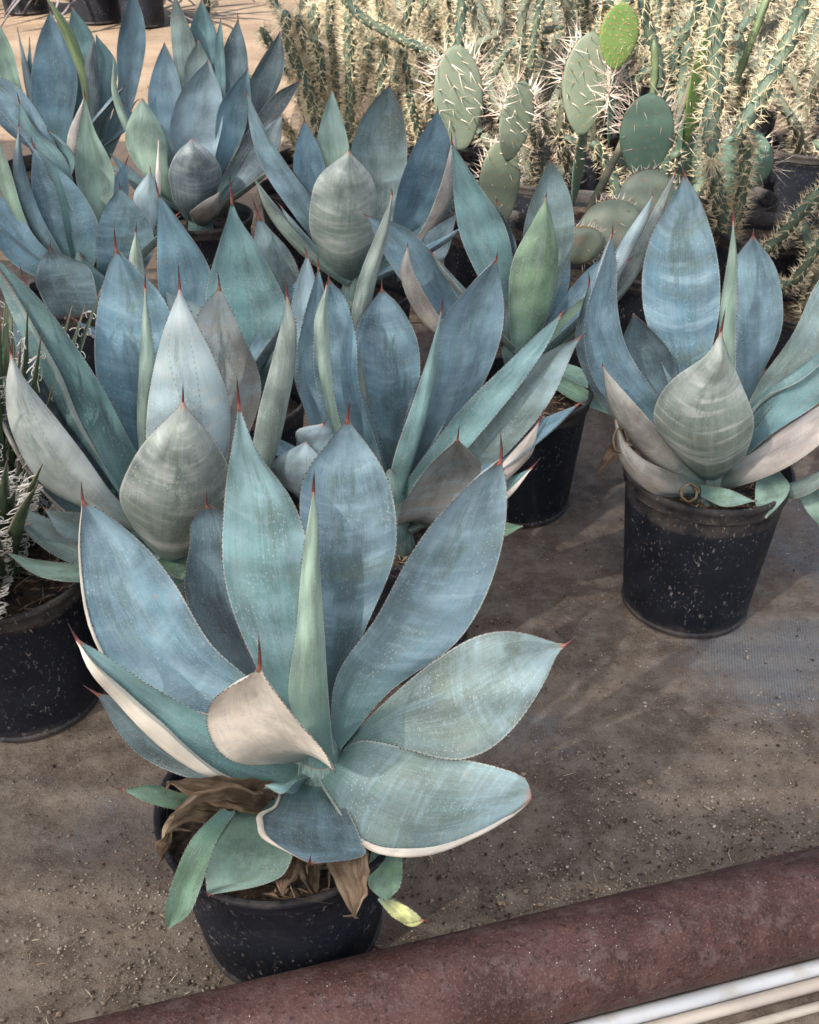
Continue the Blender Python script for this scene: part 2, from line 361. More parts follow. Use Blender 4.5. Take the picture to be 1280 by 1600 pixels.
# ------------------------------------------------------------------ pots
def pot_on(root, cx, cy, h=.27, R1=.14, R0=.112, soil=True, dz=0.0, tilt=(0, 0), detail=True):
    T = Matrix.Rotation(tilt[0], 3, 'X') @ Matrix.Rotation(tilt[1], 3, 'Y')
    z0 = .011
    k = R1 / .14
    prof = [(0.0, 0.006), (R0 - .012, .006), (R0 - .006, 0), (R0 + .0015, .0015), (R0 + .0022, .007), (R0 - .0005, .011)]
    for i in range(1, 9):
        s = i / 8; prof.append((R0 + (R1 * .955 - R0) * s, .010 + (h * .90 - .010) * s))
    wall = prof + [(R1 * .962, h * .905), (R1 * .93, h * .905), (R1 * .92, h * .8), (R0 * .95, .02), (0, .02)]
    V, F = lathe(wall, 64 if detail else 32, (cx, cy, z0), T); p = mesh('pot', V, F, M_POT, root, sharp=35)
    rimp = [(R1 * .958, h * .895), (R1 * .985, h * .90), (R1 * .992, h * .955), (R1 * 1.012, h * .965), (R1 * 1.018, h * .985), (R1 * 1.008, h), (R1 * .975, h * 1.002), (R1 * .955, h * .99), (R1 * .945, h * .90)]
    V, F = lathe(rimp, 64 if detail else 32, (cx, cy, z0), T)
    off = root.location; V2 = V
    mesh('rim', V2, F, M_POT, p, sharp=50)
    if soil:
        V = [(cx, cy, z0 + h * .82)]; F = []
        nR, nA = 5, 36
        for i in range(1, nR + 1):
            for a in range(nA):
                r = R1 * .93 * i / nR; an = 2 * math.pi * a / nA
                V.append((cx + r * math.cos(an), cy + r * math.sin(an), z0 + h * .82 + (rnd.uniform(-.006, .006) if i < nR else 0) + .01 * (1 - i / nR)))
        for a in range(nA): F.append((0, 1 + a, 1 + (a + 1) % nA))
        for i in range(nR - 1):
            for a in range(nA):
                b = (a + 1) % nA; F.append((1 + i * nA + a, 1 + (i + 1) * nA + a, 1 + (i + 1) * nA + b, 1 + i * nA + b))
        mesh('soil', V, F, M_SOIL, root)
        if detail:       # loose dry fibres and bark chips on the soil
            A = Acc()
            for i in range(90):
                an, r = rnd.uniform(0, 6.28), R1 * .88 * math.sqrt(rnd.random()); x, y = cx + r * math.cos(an), cy + r * math.sin(an); z = z0 + h * .82 + rnd.uniform(.004, .014)
                d = Vector((rnd.uniform(-1, 1), rnd.uniform(-1, 1), rnd.uniform(-.2, .3))).normalized() * rnd.uniform(.005, .022)
                A.add(*tube([Vector((x, y, z)) - d, (x, y, z + .002), Vector((x, y, z)) + d], [.0006, rnd.uniform(.001, .003), .0006], 4))
            tag(A.build('bark_litter', M_ROOT, root), kind='stuff')
    return p

# ------------------------------------------------------------------ agave leaves
COL = dict(blue=(.098, .196, .258), blue2=(.122, .212, .262), teal=(.118, .232, .238), pale=(.26, .36, .40), cream=(.92, .82, .71),
           green=(.125, .205, .115), lime=(.22, .29, .10), grey=(.205, .245, .245), dark=(.085, .120, .125), slate=(.072, .112, .135),
           mint=(.24, .345, .275), sage=(.150, .200, .178), tan=(.27, .235, .205), chalk=(.36, .40, .385), brown=(.19, .165, .145), greenish=(.17, .27, .20), leafg=(.12, .22, .12), pink=(.50, .41, .36), yellow=(.60, .60, .22))
NV = 26
def smoothrows(ts, pts, tt):
    """cubic Hermite through pts at parameters ts"""
    n = len(ts); m = []
    for i in range(n):
        if i == 0: m.append((pts[1] - pts[0]) / (ts[1] - ts[0]))
        elif i == n - 1: m.append((pts[-1] - pts[-2]) / (ts[-1] - ts[-2]))
        else:
            a = (pts[i] - pts[i - 1]) / (ts[i] - ts[i - 1]); b = (pts[i + 1] - pts[i]) / (ts[i + 1] - ts[i])
            h0, h1 = ts[i] - ts[i - 1], ts[i + 1] - ts[i]; m.append((a * h1 + b * h0) / (h0 + h1))
    out = []
    for t in tt:
        i = max(0, min(n - 2, next((k for k in range(n - 1) if t <= ts[k + 1]), n - 2)))
        h = ts[i + 1] - ts[i]; s = (t - ts[i]) / h
        out.append(pts[i] * (2 * s**3 - 3 * s**2 + 1) + m[i] * h * (s**3 - 2 * s**2 + s) + pts[i + 1] * (-2 * s**3 + 3 * s**2) + m[i + 1] * h * (s**3 - s**2))
    return out
def leaf(root, Yc, st, tip, spine=None, dy=None, col='blue', face=1, cup=.20, curl=None, band=.35, teeth=True, dead=False, tight=1.0, label=None, name='leaf', thick=1.0, curlw=.16, under=None):
    """st: pairs of margin points from the base up; tip: end of the blade; dy: how far behind (+) or in front of the core each station stands"""
    n = len(st); dy = list(dy) + [dy[-1]] * (n + 1 - len(dy))
    mids = [((a[0] + c[0]) / 2, (a[1] + c[1]) / 2) for a, c in st] + [tip]
    M3 = [at(x, y, Yc + d) for (x, y), d in zip(mids, dy)]
    A3, C3 = [], []
    for i, (a, c) in enumerate(st):
        T = (M3[min(i + 1, n)] - M3[max(i - 1, 0)]).normalized()
        dep = depthY(*mids[i], Yc + dy[i]); v = ray(*mids[i]).normalized()
        s = RT * (c[0] - a[0]) - UP * (c[1] - a[1]); s = s * (dep / FPX) / 2
        vt = v.dot(T); dl = -(s.dot(T) * vt) / (vt * vt + .12); dl = max(-s.length * .9, min(s.length * .9, dl))
        A3.append(EYE + ray(*a) * (dep - dl)); C3.append(EYE + ray(*c) * (dep + dl))
    A3.append(M3[-1].copy()); C3.append(M3[-1].copy())
    ts = [0.0]
    for i in range(1, n + 1): ts.append(ts[-1] + (M3[i] - M3[i - 1]).length)
    L = ts[-1]; ts = [q / L for q in ts]
    tt = [1 - (1 - i / NV) ** 1.15 for i in range(NV + 1)]
    EA, EC = smoothrows(ts, A3, tt), smoothrows(ts, C3, tt)
    wmax = max((a - c).length for a, c in zip(EA, EC))
    # cross-section: list of (x across -1..1, lift towards the upper face, u for uv)
    def section(v):
        if not curl: return [(x, 0, (x + 1) / 2, 0.0) for x in (-1, -.94, -.8, -.6, -.4, -.2, 0, .2, .4, .6, .8, .94, 1)]
        cw = curlw * max(.12, min(1, (v - .12) / .45)); rho = min(.13, cw * .6); left = [(-1 + cw * 1.7, rho * 1.9, 0.0, 3.0), (-1 + cw, rho * 2.0, .05, 3.0)]
        for k in range(5, -1, -1):
            ph = k / 5 * math.pi * .95; left.append((-1 + rho * (1 - math.sin(ph)), rho * (1 - math.cos(ph)), .07 + .05 * (1 - k / 5), ph))
        sec = left + [(-1 + rho + (2 - rho) * s_, 0, .12 + .88 * s_, 0.0) for s_ in (.12, .25, .38, .5, .62, .75, .88, 1.0)]
        return [(-x, z, 1 - q, -ph) for x, z, q, ph in sec[::-1]] if curl == 'C' else sec
    sec = section(1)
    K = len(sec)
    prev = None; top, bot, uv = [], [], []
    ripple = rnd.uniform(0, 6.28)
    for r in range(NV + 1):
        a, c = EA[r], EC[r]; mid = (a + c) / 2; S = c - a; wd = S.length
        T = ((EA[min(r + 1, NV)] + EC[min(r + 1, NV)]) - (EA[max(r - 1, 0)] + EC[max(r - 1, 0)])).normalized()
        if wd < 1e-5: S = prev[0]; 
        Sn = S.normalized(); Sn = (Sn - T * Sn.dot(T)).normalized() if abs(Sn.dot(T)) < .9 else Sn
        Nn = Sn.cross(T).normalized()
        view = (EYE - mid).normalized()
        if Nn.dot(view) * face < 0: Nn = -Nn
        if prev and Nn.dot(prev[1]) < 0: Nn = -Nn
        prev = (Sn, Nn)
        half = max(wd / 2, .0016); v = tt[r]
        fold = cup * (1 + .9 * max(0, (v - .72) / .28)) * (1 if v > .1 else .5 + 5 * v)
        th = thick * (.0035 + .010 * (1 - v) ** 1.3) * min(1, wd / .03 + .25)
        for x, z, q, ph in section(v):
            xc = max(-1, min(1, x)); dip = -(1 - abs(xc) ** 1.8) * fold * half
            wav = .020 * half * math.sin(v * 13 + ripple + (2 if x > 0 else 0)) * abs(xc) ** 3 * 2
            pt = mid + (Sn if wd >= 1e-5 else Sn) * (x * half) + Nn * (dip + z * half + wav)
            if wd >= 1e-5: pt = mid + S * (x * half / wd) + Nn * (dip + z * half + wav)
            if dead:
                q_ = pt * 55.0; pt = pt + Nn * (mnoise.noise(q_) * .0075) + S * (mnoise.noise(q_ * 1.6 + Vector((9, 2, 5))) * .10 * abs(xc)) + T * mnoise.noise(q_ * 1.3) * .005
            top.append(pt); bot.append(pt - (Nn * math.cos(ph) + Sn * math.sin(ph)) * (th * max(1 - abs(xc) ** 3, .22 if ph else 0) + .0004)); uv.append((q, v))
    # which side is the upper face: normal Nn points to the upper face
    V = top + bot; NT = len(top); F = []; mi = []
    m_top, m_bot = 0, 1
    for r in range(NV):
        for k in range(K - 1):
            i = r * K + k; F.append((i, i + 1, i + K + 1, i + K)); mi.append(0)
            F.append((NT + i, NT + i + K, NT + i + K + 1, NT + i + 1)); mi.append(1)
        for k in (0, K - 1):
            i = r * K + k; q = (i, i + K, NT + i + K, NT + i); F.append(q if k == 0 else q[::-1]); mi.append(1)
    F.append(tuple(range(K)) + tuple(NT + k for k in range(K - 1, -1, -1))); mi.append(1)
    i0 = NV * K; F.append(tuple(i0 + k for k in range(K - 1, -1, -1)) + tuple(NT + i0 + k for k in range(K))); mi.append(1)
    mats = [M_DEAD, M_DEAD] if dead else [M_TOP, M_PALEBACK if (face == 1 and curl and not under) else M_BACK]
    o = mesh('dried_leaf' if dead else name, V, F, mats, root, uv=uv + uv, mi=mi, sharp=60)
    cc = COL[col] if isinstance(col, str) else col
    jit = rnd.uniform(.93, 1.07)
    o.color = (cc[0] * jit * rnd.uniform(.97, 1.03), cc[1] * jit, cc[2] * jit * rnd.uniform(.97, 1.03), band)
    if label: o['label'] = label
    if spine:
        Pt = M3[-1]; d0 = (Pt - (EA[NV - 3] + EC[NV - 3]) / 2).normalized()
        Se = at(spine[0], spine[1], Yc + dy[-1] + rnd.uniform(-.002, .004)); ln = (Se - Pt).length
        pts = [Pt - d0 * ln * .22, Pt, Pt.lerp(Se, .3) + d0 * ln * .05, Pt.lerp(Se, .65) + d0 * ln * .03, Se]
        r0 = max(.0015, min(.0026, .0018 + .02 * (ln - .02)))
        SV, SF = tube(pts, [r0 * .9, r0, r0 * .72, r0 * .42, .0001], 7)
        suv = []
        for k in (0, .12, .4, .7, 1): suv += [(0, k)] * 7
        mesh('spine', SV, SF, M_SPINE, o, uv=suv)
    if teeth and not dead:
        A = Acc()
        for side, E, sg in ((0, EA, -1), (1, EC, 1)):
            if curl and ((curl == 'A') == (side == 0)): kk = 0 if side == 0 else K - 1
            else: kk = 0 if side == 0 else K - 1
            line = [top[r * K + kk] for r in range(NV + 1)]; inn = [top[r * K + (kk + (1 if side == 0 else -1))] for r in range(NV + 1)]
            acc = .004; 
            for r in range(2, NV - 1):
                p0, p1 = line[r], line[r + 1]; sl_ = (p1 - p0).length; 
                while acc < sl_:
                    p = p0.lerp(p1, acc / sl_); outw = (p0 - inn[r]).normalized(); td = (p1 - p0).normalized()
                    hgt = rnd.uniform(.0010, .0030); wd_ = rnd.uniform(.0008, .0014)
                    apex = p + outw * hgt + td * rnd.uniform(-.0008, .0010)
                    nn_ = outw.cross(td) * .0007; q = p - outw * .0006
                    A.add([q - td * wd_, q + td * wd_, q + nn_, q - nn_, apex], [(0, 2, 4), (2, 1, 4), (1, 3, 4), (3, 0, 4)])
                    acc += rnd.uniform(.0038, .0088)
                acc -= sl_
        if A.V: tag(A.build('margin_teeth', M_TEETH, o, smooth=False), kind='stuff')
    return o

def proj(p):
    d = p - EYE; z = d.dot(FW); return (640 + FPX * d.dot(RT) / z, 800 - FPX * d.dot(UP) / z)
def filler(root, core, Yc, n, seed, teeth):
    r = random.Random(seed); c0 = at(core[0], core[1], Yc) + Vector((0, 0, -.02))
    for i in range(n):
        az = R(90) + (i + .5 - n / 2) / n * R(250) + r.uniform(-.15, .15); el = R(r.uniform(22, 58)); L = r.uniform(.24, .34); W = L * r.uniform(.24, .30)
        h = Vector((math.cos(az), math.sin(az), 0)); d = h * math.cos(el) + Vector((0, 0, math.sin(el))); sd = h.cross(Vector((0, 0, 1)))
        if sd.dot(RT) < 0: sd = -sd
        st, dys = [], []
        for s_, wf in ((.04, .55), (.3, .75), (.62, 1.0), (.85, .62)):
            m_ = c0 + d * L * s_ + Vector((0, 0, 1)) * (.10 * L * s_ * s_); st.append((proj(m_ - sd * W / 2 * wf), proj(m_ + sd * W / 2 * wf))); dys.append(m_.y - Yc)
        tp = c0 + d * L + Vector((0, 0, 1)) * (.10 * L); sp_ = tp + d * .02
        leaf(root, Yc, st, proj(tp), spine=proj(sp_), dy=dys + [tp.y - Yc], col=r.choice(('slate', 'blue', 'blue2', 'teal', 'sage')), band=.3, cup=.3, teeth=teeth)
def potted_agave(core, Yc, pot, label, leaves, h=.27, R1=.14, R0=.112, tilt=(0, 0), detail=True, teeth=True, stem_r=.035, fill=0):
    cx, cy = pot
    root = empty('potted_agave', (cx, cy, 0), label, 'potted agave', 'potted blue agaves standing on the weed fabric')
    pot_on(root, cx, cy, h, R1, R0, tilt=tilt, detail=detail)
    cpt = at(core[0], core[1], Yc)
    V, F = tube([(cx * .5 + cpt.x * .5, cy * .5 + cpt.y * .5, h * .7), cpt + Vector((0, 0, -.05)), cpt + Vector((0, 0, .02)), cpt + Vector((0, 0, .07))], [.04, stem_r, stem_r * .75, .004], 14)
    s = mesh('stem', V, F, [M_TOP], root); s.color = (.13, .2, .17, 0)
    s.data.uv_layers.new(name='UVMap')
    if fill: filler(root, core, Yc, fill, int(core[0]), teeth)
    for L in leaves:
        kw = dict(L[3]) if len(L) > 3 else {}
        if not teeth: kw.setdefault('teeth', False)
        leaf(root, Yc, L[0], L[1], dy=L[2], **kw)
    return root
def K(**k): return k
# ------------------------------------------------------------------ front agave
FRONT = [
 ([((480,1200),(495,1185)),((340,1120),(398,1068)),((225,1090),(332,1008)),((143,985),(268,905)),((124,870),(215,842)),((126,815),(160,798))],(130,783),(.0,.01,.03,.06,.08,.09,.09),K(spine=(127,750),col='blue2',curl='A',curlw=.025,band=.45,cup=.2)),
 ([((470,1180),(492,1170)),((345,1035),(430,1040)),((288,930),(388,930)),((297,850),(374,850)),((305,806),(350,800))],(323,789),(.05,.1,.13,.15,.16,.16),K(spine=(323,765),col='slate',band=.1)),
 ([((492,1160),(522,1160)),((487,1020),(560,1012)),((470,850),(620,845)),((484,728),(594,724)),((520,683),(563,680))],(543,655),(.03,.08,.12,.15,.16,.16),K(spine=(547,620),col='blue2',band=.85,cup=.22)),
 ([((470,1195),(505,1195)),((408,1060),(493,1060)),((347,880),(486,880)),((352,768),(456,778)),((362,700),(402,706))],(373,632),(.0,.03,.06,.08,.09,.09),K(spine=(370,583),col='teal',band=.5,cup=.24)),
 ([((474,1172),(522,1178)),((452,1095),(514,1095)),((463,985),(507,985)),((472,880),(500,880)),((482,808),(497,808))],(490,768),(-.01,.0,.0,.01,.02,.02),K(spine=(491,733),col='mint',face=-1,cup=.5,band=.05)),
 ([((516,1155),(532,1172)),((524,1062),(603,1088)),((583,975),(712,1003)),((645,860),(783,868)),((698,795),(792,792)),((748,745),(789,742))],(783,718),(.0,.02,.04,.06,.07,.08,.08),K(spine=(782,672),col='blue2',band=.55,cup=.2)),
 ([((548,1152),(536,1172)),((600,1098),(618,1168)),((680,1032),(722,1187)),((765,988),(808,1132)),((828,991),(855,1058)),((862,1002),(872,1022))],(883,1008),(.0,-.01,-.01,.0,.01,.02,.02),K(spine=(904,992),col='sage',band=.4,cup=.14)),
 ([((470,1228),(482,1205)),((385,1226),(432,1180)),((283,1186),(335,1125)),((187,1095),(236,1073)),((132,1030),(147,1013))],(121,1000),(.0,-.02,-.03,-.03,-.03,-.02),K(spine=(106,973),col='teal',curl='A',curlw=.42,band=.15,cup=.3)),
 ([((432,1236),(442,1216)),((335,1224),(392,1186)),((240,1195),(305,1148)),((180,1137),(218,1093))],(151,1084),(.0,.01,.02,.03,.03),K(spine=(129,1070),col='dark',band=.1,cup=.15)),
 ([((472,1190),(518,1190)),((385,1196),(523,1203)),((323,1122),(478,1140)),((350,1078),(437,1090)),((390,1056),(416,1062))],(406,1040),(-.01,-.08,-.13,-.145,-.15,-.15),K(spine=(404,988),col='cream',face=-1,cup=.38,band=.12)),
 ([((522,1185),(498,1212)),((562,1158),(520,1250)),((640,1170),(566,1318)),((722,1187),(655,1338)),((785,1201),(742,1308)),((812,1211),(787,1284)),((826,1224),(814,1264))],(830,1247),(-.01,-.04,-.07,-.09,-.09,-.09,-.09,-.09),K(spine=(834,1243),col='sage',curl='C',curlw=.08,band=.5,cup=.12)),
 ([((525,1215),(445,1228)),((540,1258),(432,1258)),((565,1318),(402,1288)),((548,1344),(432,1322))],(484,1350),(-.02,-.07,-.12,-.15,-.16),K(spine=(486,1334),col='slate',band=.2,cup=.1,curl='C',curlw=.05)),
 ([((450,1240),(410,1255)),((454,1290),(345,1283)),((455,1345),(317,1328)),((430,1376),(322,1384))],(325,1399),(-.02,-.07,-.12,-.15,-.155),K(col='greenish',band=.1,cup=.12,spine=(322,1392))),
 ([((368,1268),(346,1264)),((335,1322),(296,1316)),((314,1385),(268,1382)),((296,1428),(257,1424))],(262,1453),(-.08,-.14,-.165,-.18,-.18),K(col='leafg',band=.05,cup=.3,label='strap-like green leaf hanging over the pot rim')),
 ([((345,1266),(356,1250)),((268,1264),(278,1238)),((222,1251),(236,1226))],(192,1234),(-.03,-.05,-.06,-.06),K(spine=(180,1232),col='leafg',band=.05,cup=.3)),
 ([((490,1215),(474,1228)),((462,1222),(450,1240)),((438,1240),(424,1226))],(414,1228),(-.02,-.05,-.06,-.06),K(col='teal',band=.0,cup=.2)),
 ([((566,1290),(535,1300)),((574,1350),(512,1345)),((572,1400),(530,1392))],(556,1428),(-.06,-.12,-.15,-.16),K(dead=True,col='tan',cup=.5,curl='A',curlw=.2)),
 ([((520,1345),(522,1318)),((500,1352),(498,1338))],(478,1352),(-.1,-.13,-.14),K(dead=True,col='tan',cup=.4)),
 ([((622,1310),(585,1315)),((629,1358),(576,1355)),((624,1388),(578,1388))],(603,1409),(-.07,-.10,-.12,-.125),K(col='leafg',band=.1,cup=.2)),
 ([((600,1400),(590,1406)),((640,1419),(618,1436)),((657,1433),(640,1443))],(661,1438),(-.11,-.12,-.13,-.13),K(spine=(676,1440),col='yellow',band=0,cup=.3)),
 ([((425,1270),(438,1225)),((372,1265),(380,1215)),((305,1245),(312,1214))],(262,1222),(-.02,-.05,-.06,-.06),K(dead=True,col='brown',cup=.5,curl='A',curlw=.25)),
 ([((345,1290),(352,1258)),((285,1290),(290,1262)),((246,1312),(265,1288))],(250,1342),(-.05,-.08,-.10,-.10),K(dead=True,col='tan',cup=.6,curl='C',curlw=.3)),
 ([((450,1335),(470,1330)),((432,1385),(452,1380))],(440,1402),(-.1,-.14,-.15),K(dead=True,col='tan',cup=.5)),
 ([((400,1262),(410,1240)),((335,1252),(345,1232)),((290,1262),(300,1246))],(255,1290),(-.04,-.07,-.08,-.09),K(dead=True,col='brown',cup=.7,curl='C',curlw=.3)),
 ([((420,1290),(405,1285)),((400,1345),(372,1335))],(385,1380),(-.05,-.1,-.11),K(dead=True,col='brown',cup=.6)),
 ([((470,1300),(500,1290)),((470,1370),(500,1372))],(492,1398),(-.05,-.11,-.13),K(dead=True,col='brown',cup=.6,curl='A',curlw=.3)),
 ([((505,1170),(522,1165)),((500,1150),(519,1150))],(513,1128),(0,-.005,-.005),K(col='teal',band=0)),
]
LEFT = [
 ([((262,830),(285,825)),((180,690),(275,690)),((147,540),(280,545)),((155,465),(252,460)),((171,412),(206,412))],(181,388),(.05,.11,.15,.18,.19,.19),K(spine=(178,348),col='blue',band=.55,cup=.2)),
 ([((290,830),(320,820)),((300,690),(385,690)),((295,590),(408,600)),((312,487),(368,500))],(343,448),(.04,.09,.12,.14,.15),K(spine=(340,422),col='tan',band=.6,face=1,cup=.3)),
 ([((250,830),(262,815)),((135,745),(190,700)),((50,615),(135,585)),((20,508),(88,502))],(38,440),(.03,.06,.08,.09,.09),K(spine=(30,412),col='slate',band=.5,cup=.15)),
 ([((238,830),(264,812)),((190,775),(224,728)),((106,645),(182,650)),((52,548),(122,545)),((16,475),(62,468))],(-18,395),(.0,.02,.03,.03,.03,.03),K(col='teal',curl='A',curlw=.36,band=.15,cup=.35,under=1)),
 ([((255,830),(290,830)),((232,740),(346,740)),((229,650),(360,640)),((245,553),(333,555)),((267,485),(297,485))],(281,452),(.0,.0,.01,.03,.04,.05),K(spine=(278,408),col='pale',face=-1,band=.35,cup=.22)),
 ([((238,800),(264,800)),((216,690),(242,690)),((218,560),(243,565)),((222,500),(234,500))],(227,450),(.02,.03,.04,.05,.06),K(spine=(227,424),col='mint',face=-1,cup=.5,band=.05)),
 ([((230,855),(240,830)),((112,806),(152,780)),((44,738),(84,700)),((-2,655),(32,610))],(-45,560),(.0,-.0,-.01,-.01,-.01),K(col='slate',band=.2,cup=.2,curl='A',curlw=.08)),
 ([((238,845),(248,815)),((150,802),(182,778)),((72,762),(140,722)),((18,675),(86,650)),((9,602),(38,590))],(17,553),(.0,-.04,-.05,-.05,-.05,-.05),K(spine=(12,518),col='chalk',face=-1,band=.55,cup=.3)),
 ([((290,838),(312,828)),((385,732),(424,712)),((407,630),(452,620)),((428,550),(463,550)),((443,492),(461,500))],(449,463),(.0,.02,.04,.05,.06,.06),K(spine=(447,430),col='sage',face=-1,band=.3,cup=.4)),
 ([((250,862),(285,858)),((208,822),(335,832)),((188,765),(362,748)),((225,690),(337,692)),((268,647),(304,652))],(286,628),(.0,-.09,-.12,-.13,-.135,-.135),K(spine=(286,598),col='sage',face=-1,band=.95,cup=.36)),
 ([((240,872),(240,850)),((122,884),(132,835)),((55,846),(66,806))],(3,780),(-.01,-.07,-.08,-.08),K(col='sage',band=.2,cup=.25,spine=(-3,772))),
 ([((200,868),(205,842)),((118,850),(142,803)),((86,825),(102,799))],(70,795),(-.01,-.08,-.10,-.10),K(spine=(62,790),col='sage',band=.2,face=1,cup=.25)),
 ([((240,885),(240,868)),((125,910),(127,880)),((50,896),(56,874))],(8,862),(-.02,-.09,-.10,-.10),K(col='greenish',band=.1,cup=.3,spine=(3,850))),
 ([((255,865),(300,865)),((250,888),(298,890))],(285,905),(-.02,-.06,-.08),K(col='green',band=.1)),
 ([((300,850),(320,840)),((345,835),(360,812)),],(395,810),(-.0,-.03,-.03),K(col='dark',band=.1)),
]
CENTRE = [
 ([((588,785),(612,782)),((545,525),(572,525)),((562,430),(590,430)),((590,360),(608,360))],(613,305),(.05,.17,.2,.22,.23),K(spine=(612,294),col='sage',face=-1,band=.2,cup=.45)),
 ([((560,770),(580,770)),((462,600),(510,600)),((456,470),(498,470)),((468,425),(490,425))],(480,398),(.06,.13,.17,.18,.18),K(spine=(474,382),col='pale',band=.3)),
 ([((580,790),(600,785)),((487,670),(530,670)),((463,570),(512,570)),((475,495),(516,495))],(498,418),(.03,.07,.10,.11,.11),K(spine=(496,392),col='blue2',band=.2)),
 ([((588,792),(610,785)),((527,680),(590,700)),((492,590),(560,600)),((492,510),(554,515)),((503,464),(534,456))],(514,437),(.02,.04,.06,.08,.09,.09),K(spine=(513,425),col='blue',band=.35,cup=.25)),
 ([((588,790),(620,790)),((584,720),(637,710)),((558,600),(656,600)),((558,510),(645,512)),((582,470),(615,467))],(597,452),(.04,.09,.13,.15,.16,.16),K(spine=(596,433),col='blue',band=.55,cup=.2)),
 ([((612,792),(637,785)),((645,700),(702,690)),((672,600),(765,580)),((690,500),(788,480)),((733,447),(784,442))],(776,405),(.03,.06,.09,.11,.12,.12),K(spine=(777,393),col='blue2',band=.35,cup=.18)),
 ([((572,770),(592,775)),((520,655),(532,660)),((495,560),(517,560)),((492,495),(513,495))],(511,445),(.0,.02,.03,.04,.05),K(spine=(513,432),col='mint',face=-1,cup=.45,band=.3)),
 ([((600,792),(622,790)),((620,700),(652,695)),((648,620),(675,620)),((668,560),(684,565))],(690,487),(.0,.02,.03,.04,.05),K(spine=(693,460),col='teal',face=-1,cup=.5,band=.05)),
 ([((612,795),(624,802)),((700,727),(738,752)),((764,642),(810,690)),((824,570),(868,612)),((874,541),(896,549))],(907,527),(.0,-.0,.0,.01,.02,.02),K(spine=(917,519),col='sage',band=.4,cup=.15)),
 ([((608,790),(622,795)),((656,722),(684,748)),((733,625),(768,657)),((800,560),(824,587)),((850,512),(863,525))],(877,491),(.0,-.01,-.01,.0,.01,.01),K(spine=(886,481),col='teal',band=.2,cup=.3)),
 ([((490,765),(540,745)),((464,695),(512,695)),((474,668),(517,668))],(505,662),(-.03,-.05,-.05,-.05),K(spine=(513,652),col='pale',face=-1,band=.2)),
 ([((470,785),(530,765)),((436,712),(502,716))],(478,690),(-.03,-.07,-.07),K(col='pale',face=-1,band=.1)),
 ([((640,822),(646,834)),((768,745),(792,746)),((803,703),(832,706))],(842,660),(-.01,-.03,-.02,-.02),K(spine=(852,634),col='pink',face=-1,band=.2,cup=.3)),
 ([((700,802),(702,818)),((790,750),(797,775))],(831,731),(-.02,-.03,-.03),K(spine=(846,714),col='teal',band=.1,curl='C',curlw=.3)),
 ([((615,812),(650,820)),((620,822),(692,824)),((644,762),(753,740)),((684,715),(741,710))],(715,687),(-.01,-.07,-.09,-.1,-.1),K(spine=(718,664),col='tan',face=-1,band=.5,cup=.3)),
 ([((700,840),(702,855)),((785,815),(790,838))],(817,822),(-.02,-.05,-.05),K(col='leafg',band=0)),
]
DEEP = [  # plant just behind the centre (leaves over the middle of the picture)
 ([((530,420),(550,420)),((480,332),(512,330)),((458,262),(506,252)),((468,206),(487,206))],(476,188),(.03,.1,.12,.13,.13),K(spine=(473,178),col='blue',band=.2)),
 ([((540,420),(562,420)),((505,300),(550,300)),((497,210),(543,215)),((509,166),(529,166))],(519,139),(.05,.12,.14,.15,.15),K(spine=(519,130),col='mint',band=.2)),
 ([((560,420),(580,420)),((568,320),(624,320)),((550,225),(636,215)),((578,166),(626,166))],(609,132),(.05,.1,.12,.13,.13),K(spine=(610,118),col='sage',band=.3,cup=.45)),
 ([((612,405),(640,400)),((672,335),(712,285))],(711,205),(.03,.08,.1),K(col='tan',face=-1,band=.1,spine=(707,195))),
 ([((575,430),(596,430)),((608,375),(652,362)),((624,285),(704,270)),((657,213),(701,211))],(684,172),(.02,.05,.07,.08,.08),K(spine=(684,164),col='blue',band=.2,cup=.25)),
 ([((535,430),(545,415)),((455,330),(492,318)),((404,250),(447,255)),((388,185),(408,190))],(386,146),(.0,.0,.01,.02,.02),K(spine=(384,138),col='blue2',band=.35)),
 ([((540,448),(546,432)),((465,392),(482,375)),((414,326),(431,320))],(397,277),(-.02,-.04,-.04,-.04),K(col='sage',face=-1,band=.1)),
 ([((620,440),(620,425)),((690,410),(660,370))],(715,332),(.0,.02,.03),K(col='slate',band=.1)),
 ([((533,438),(560,438)),((497,398),(577,398)),((484,325),(591,325)),((503,270),(577,270))],(545,236),(-.0,-.04,-.06,-.06,-.06),K(col='sage',face=-1,band=.6,cup=.3,spine=(545,230))),
]
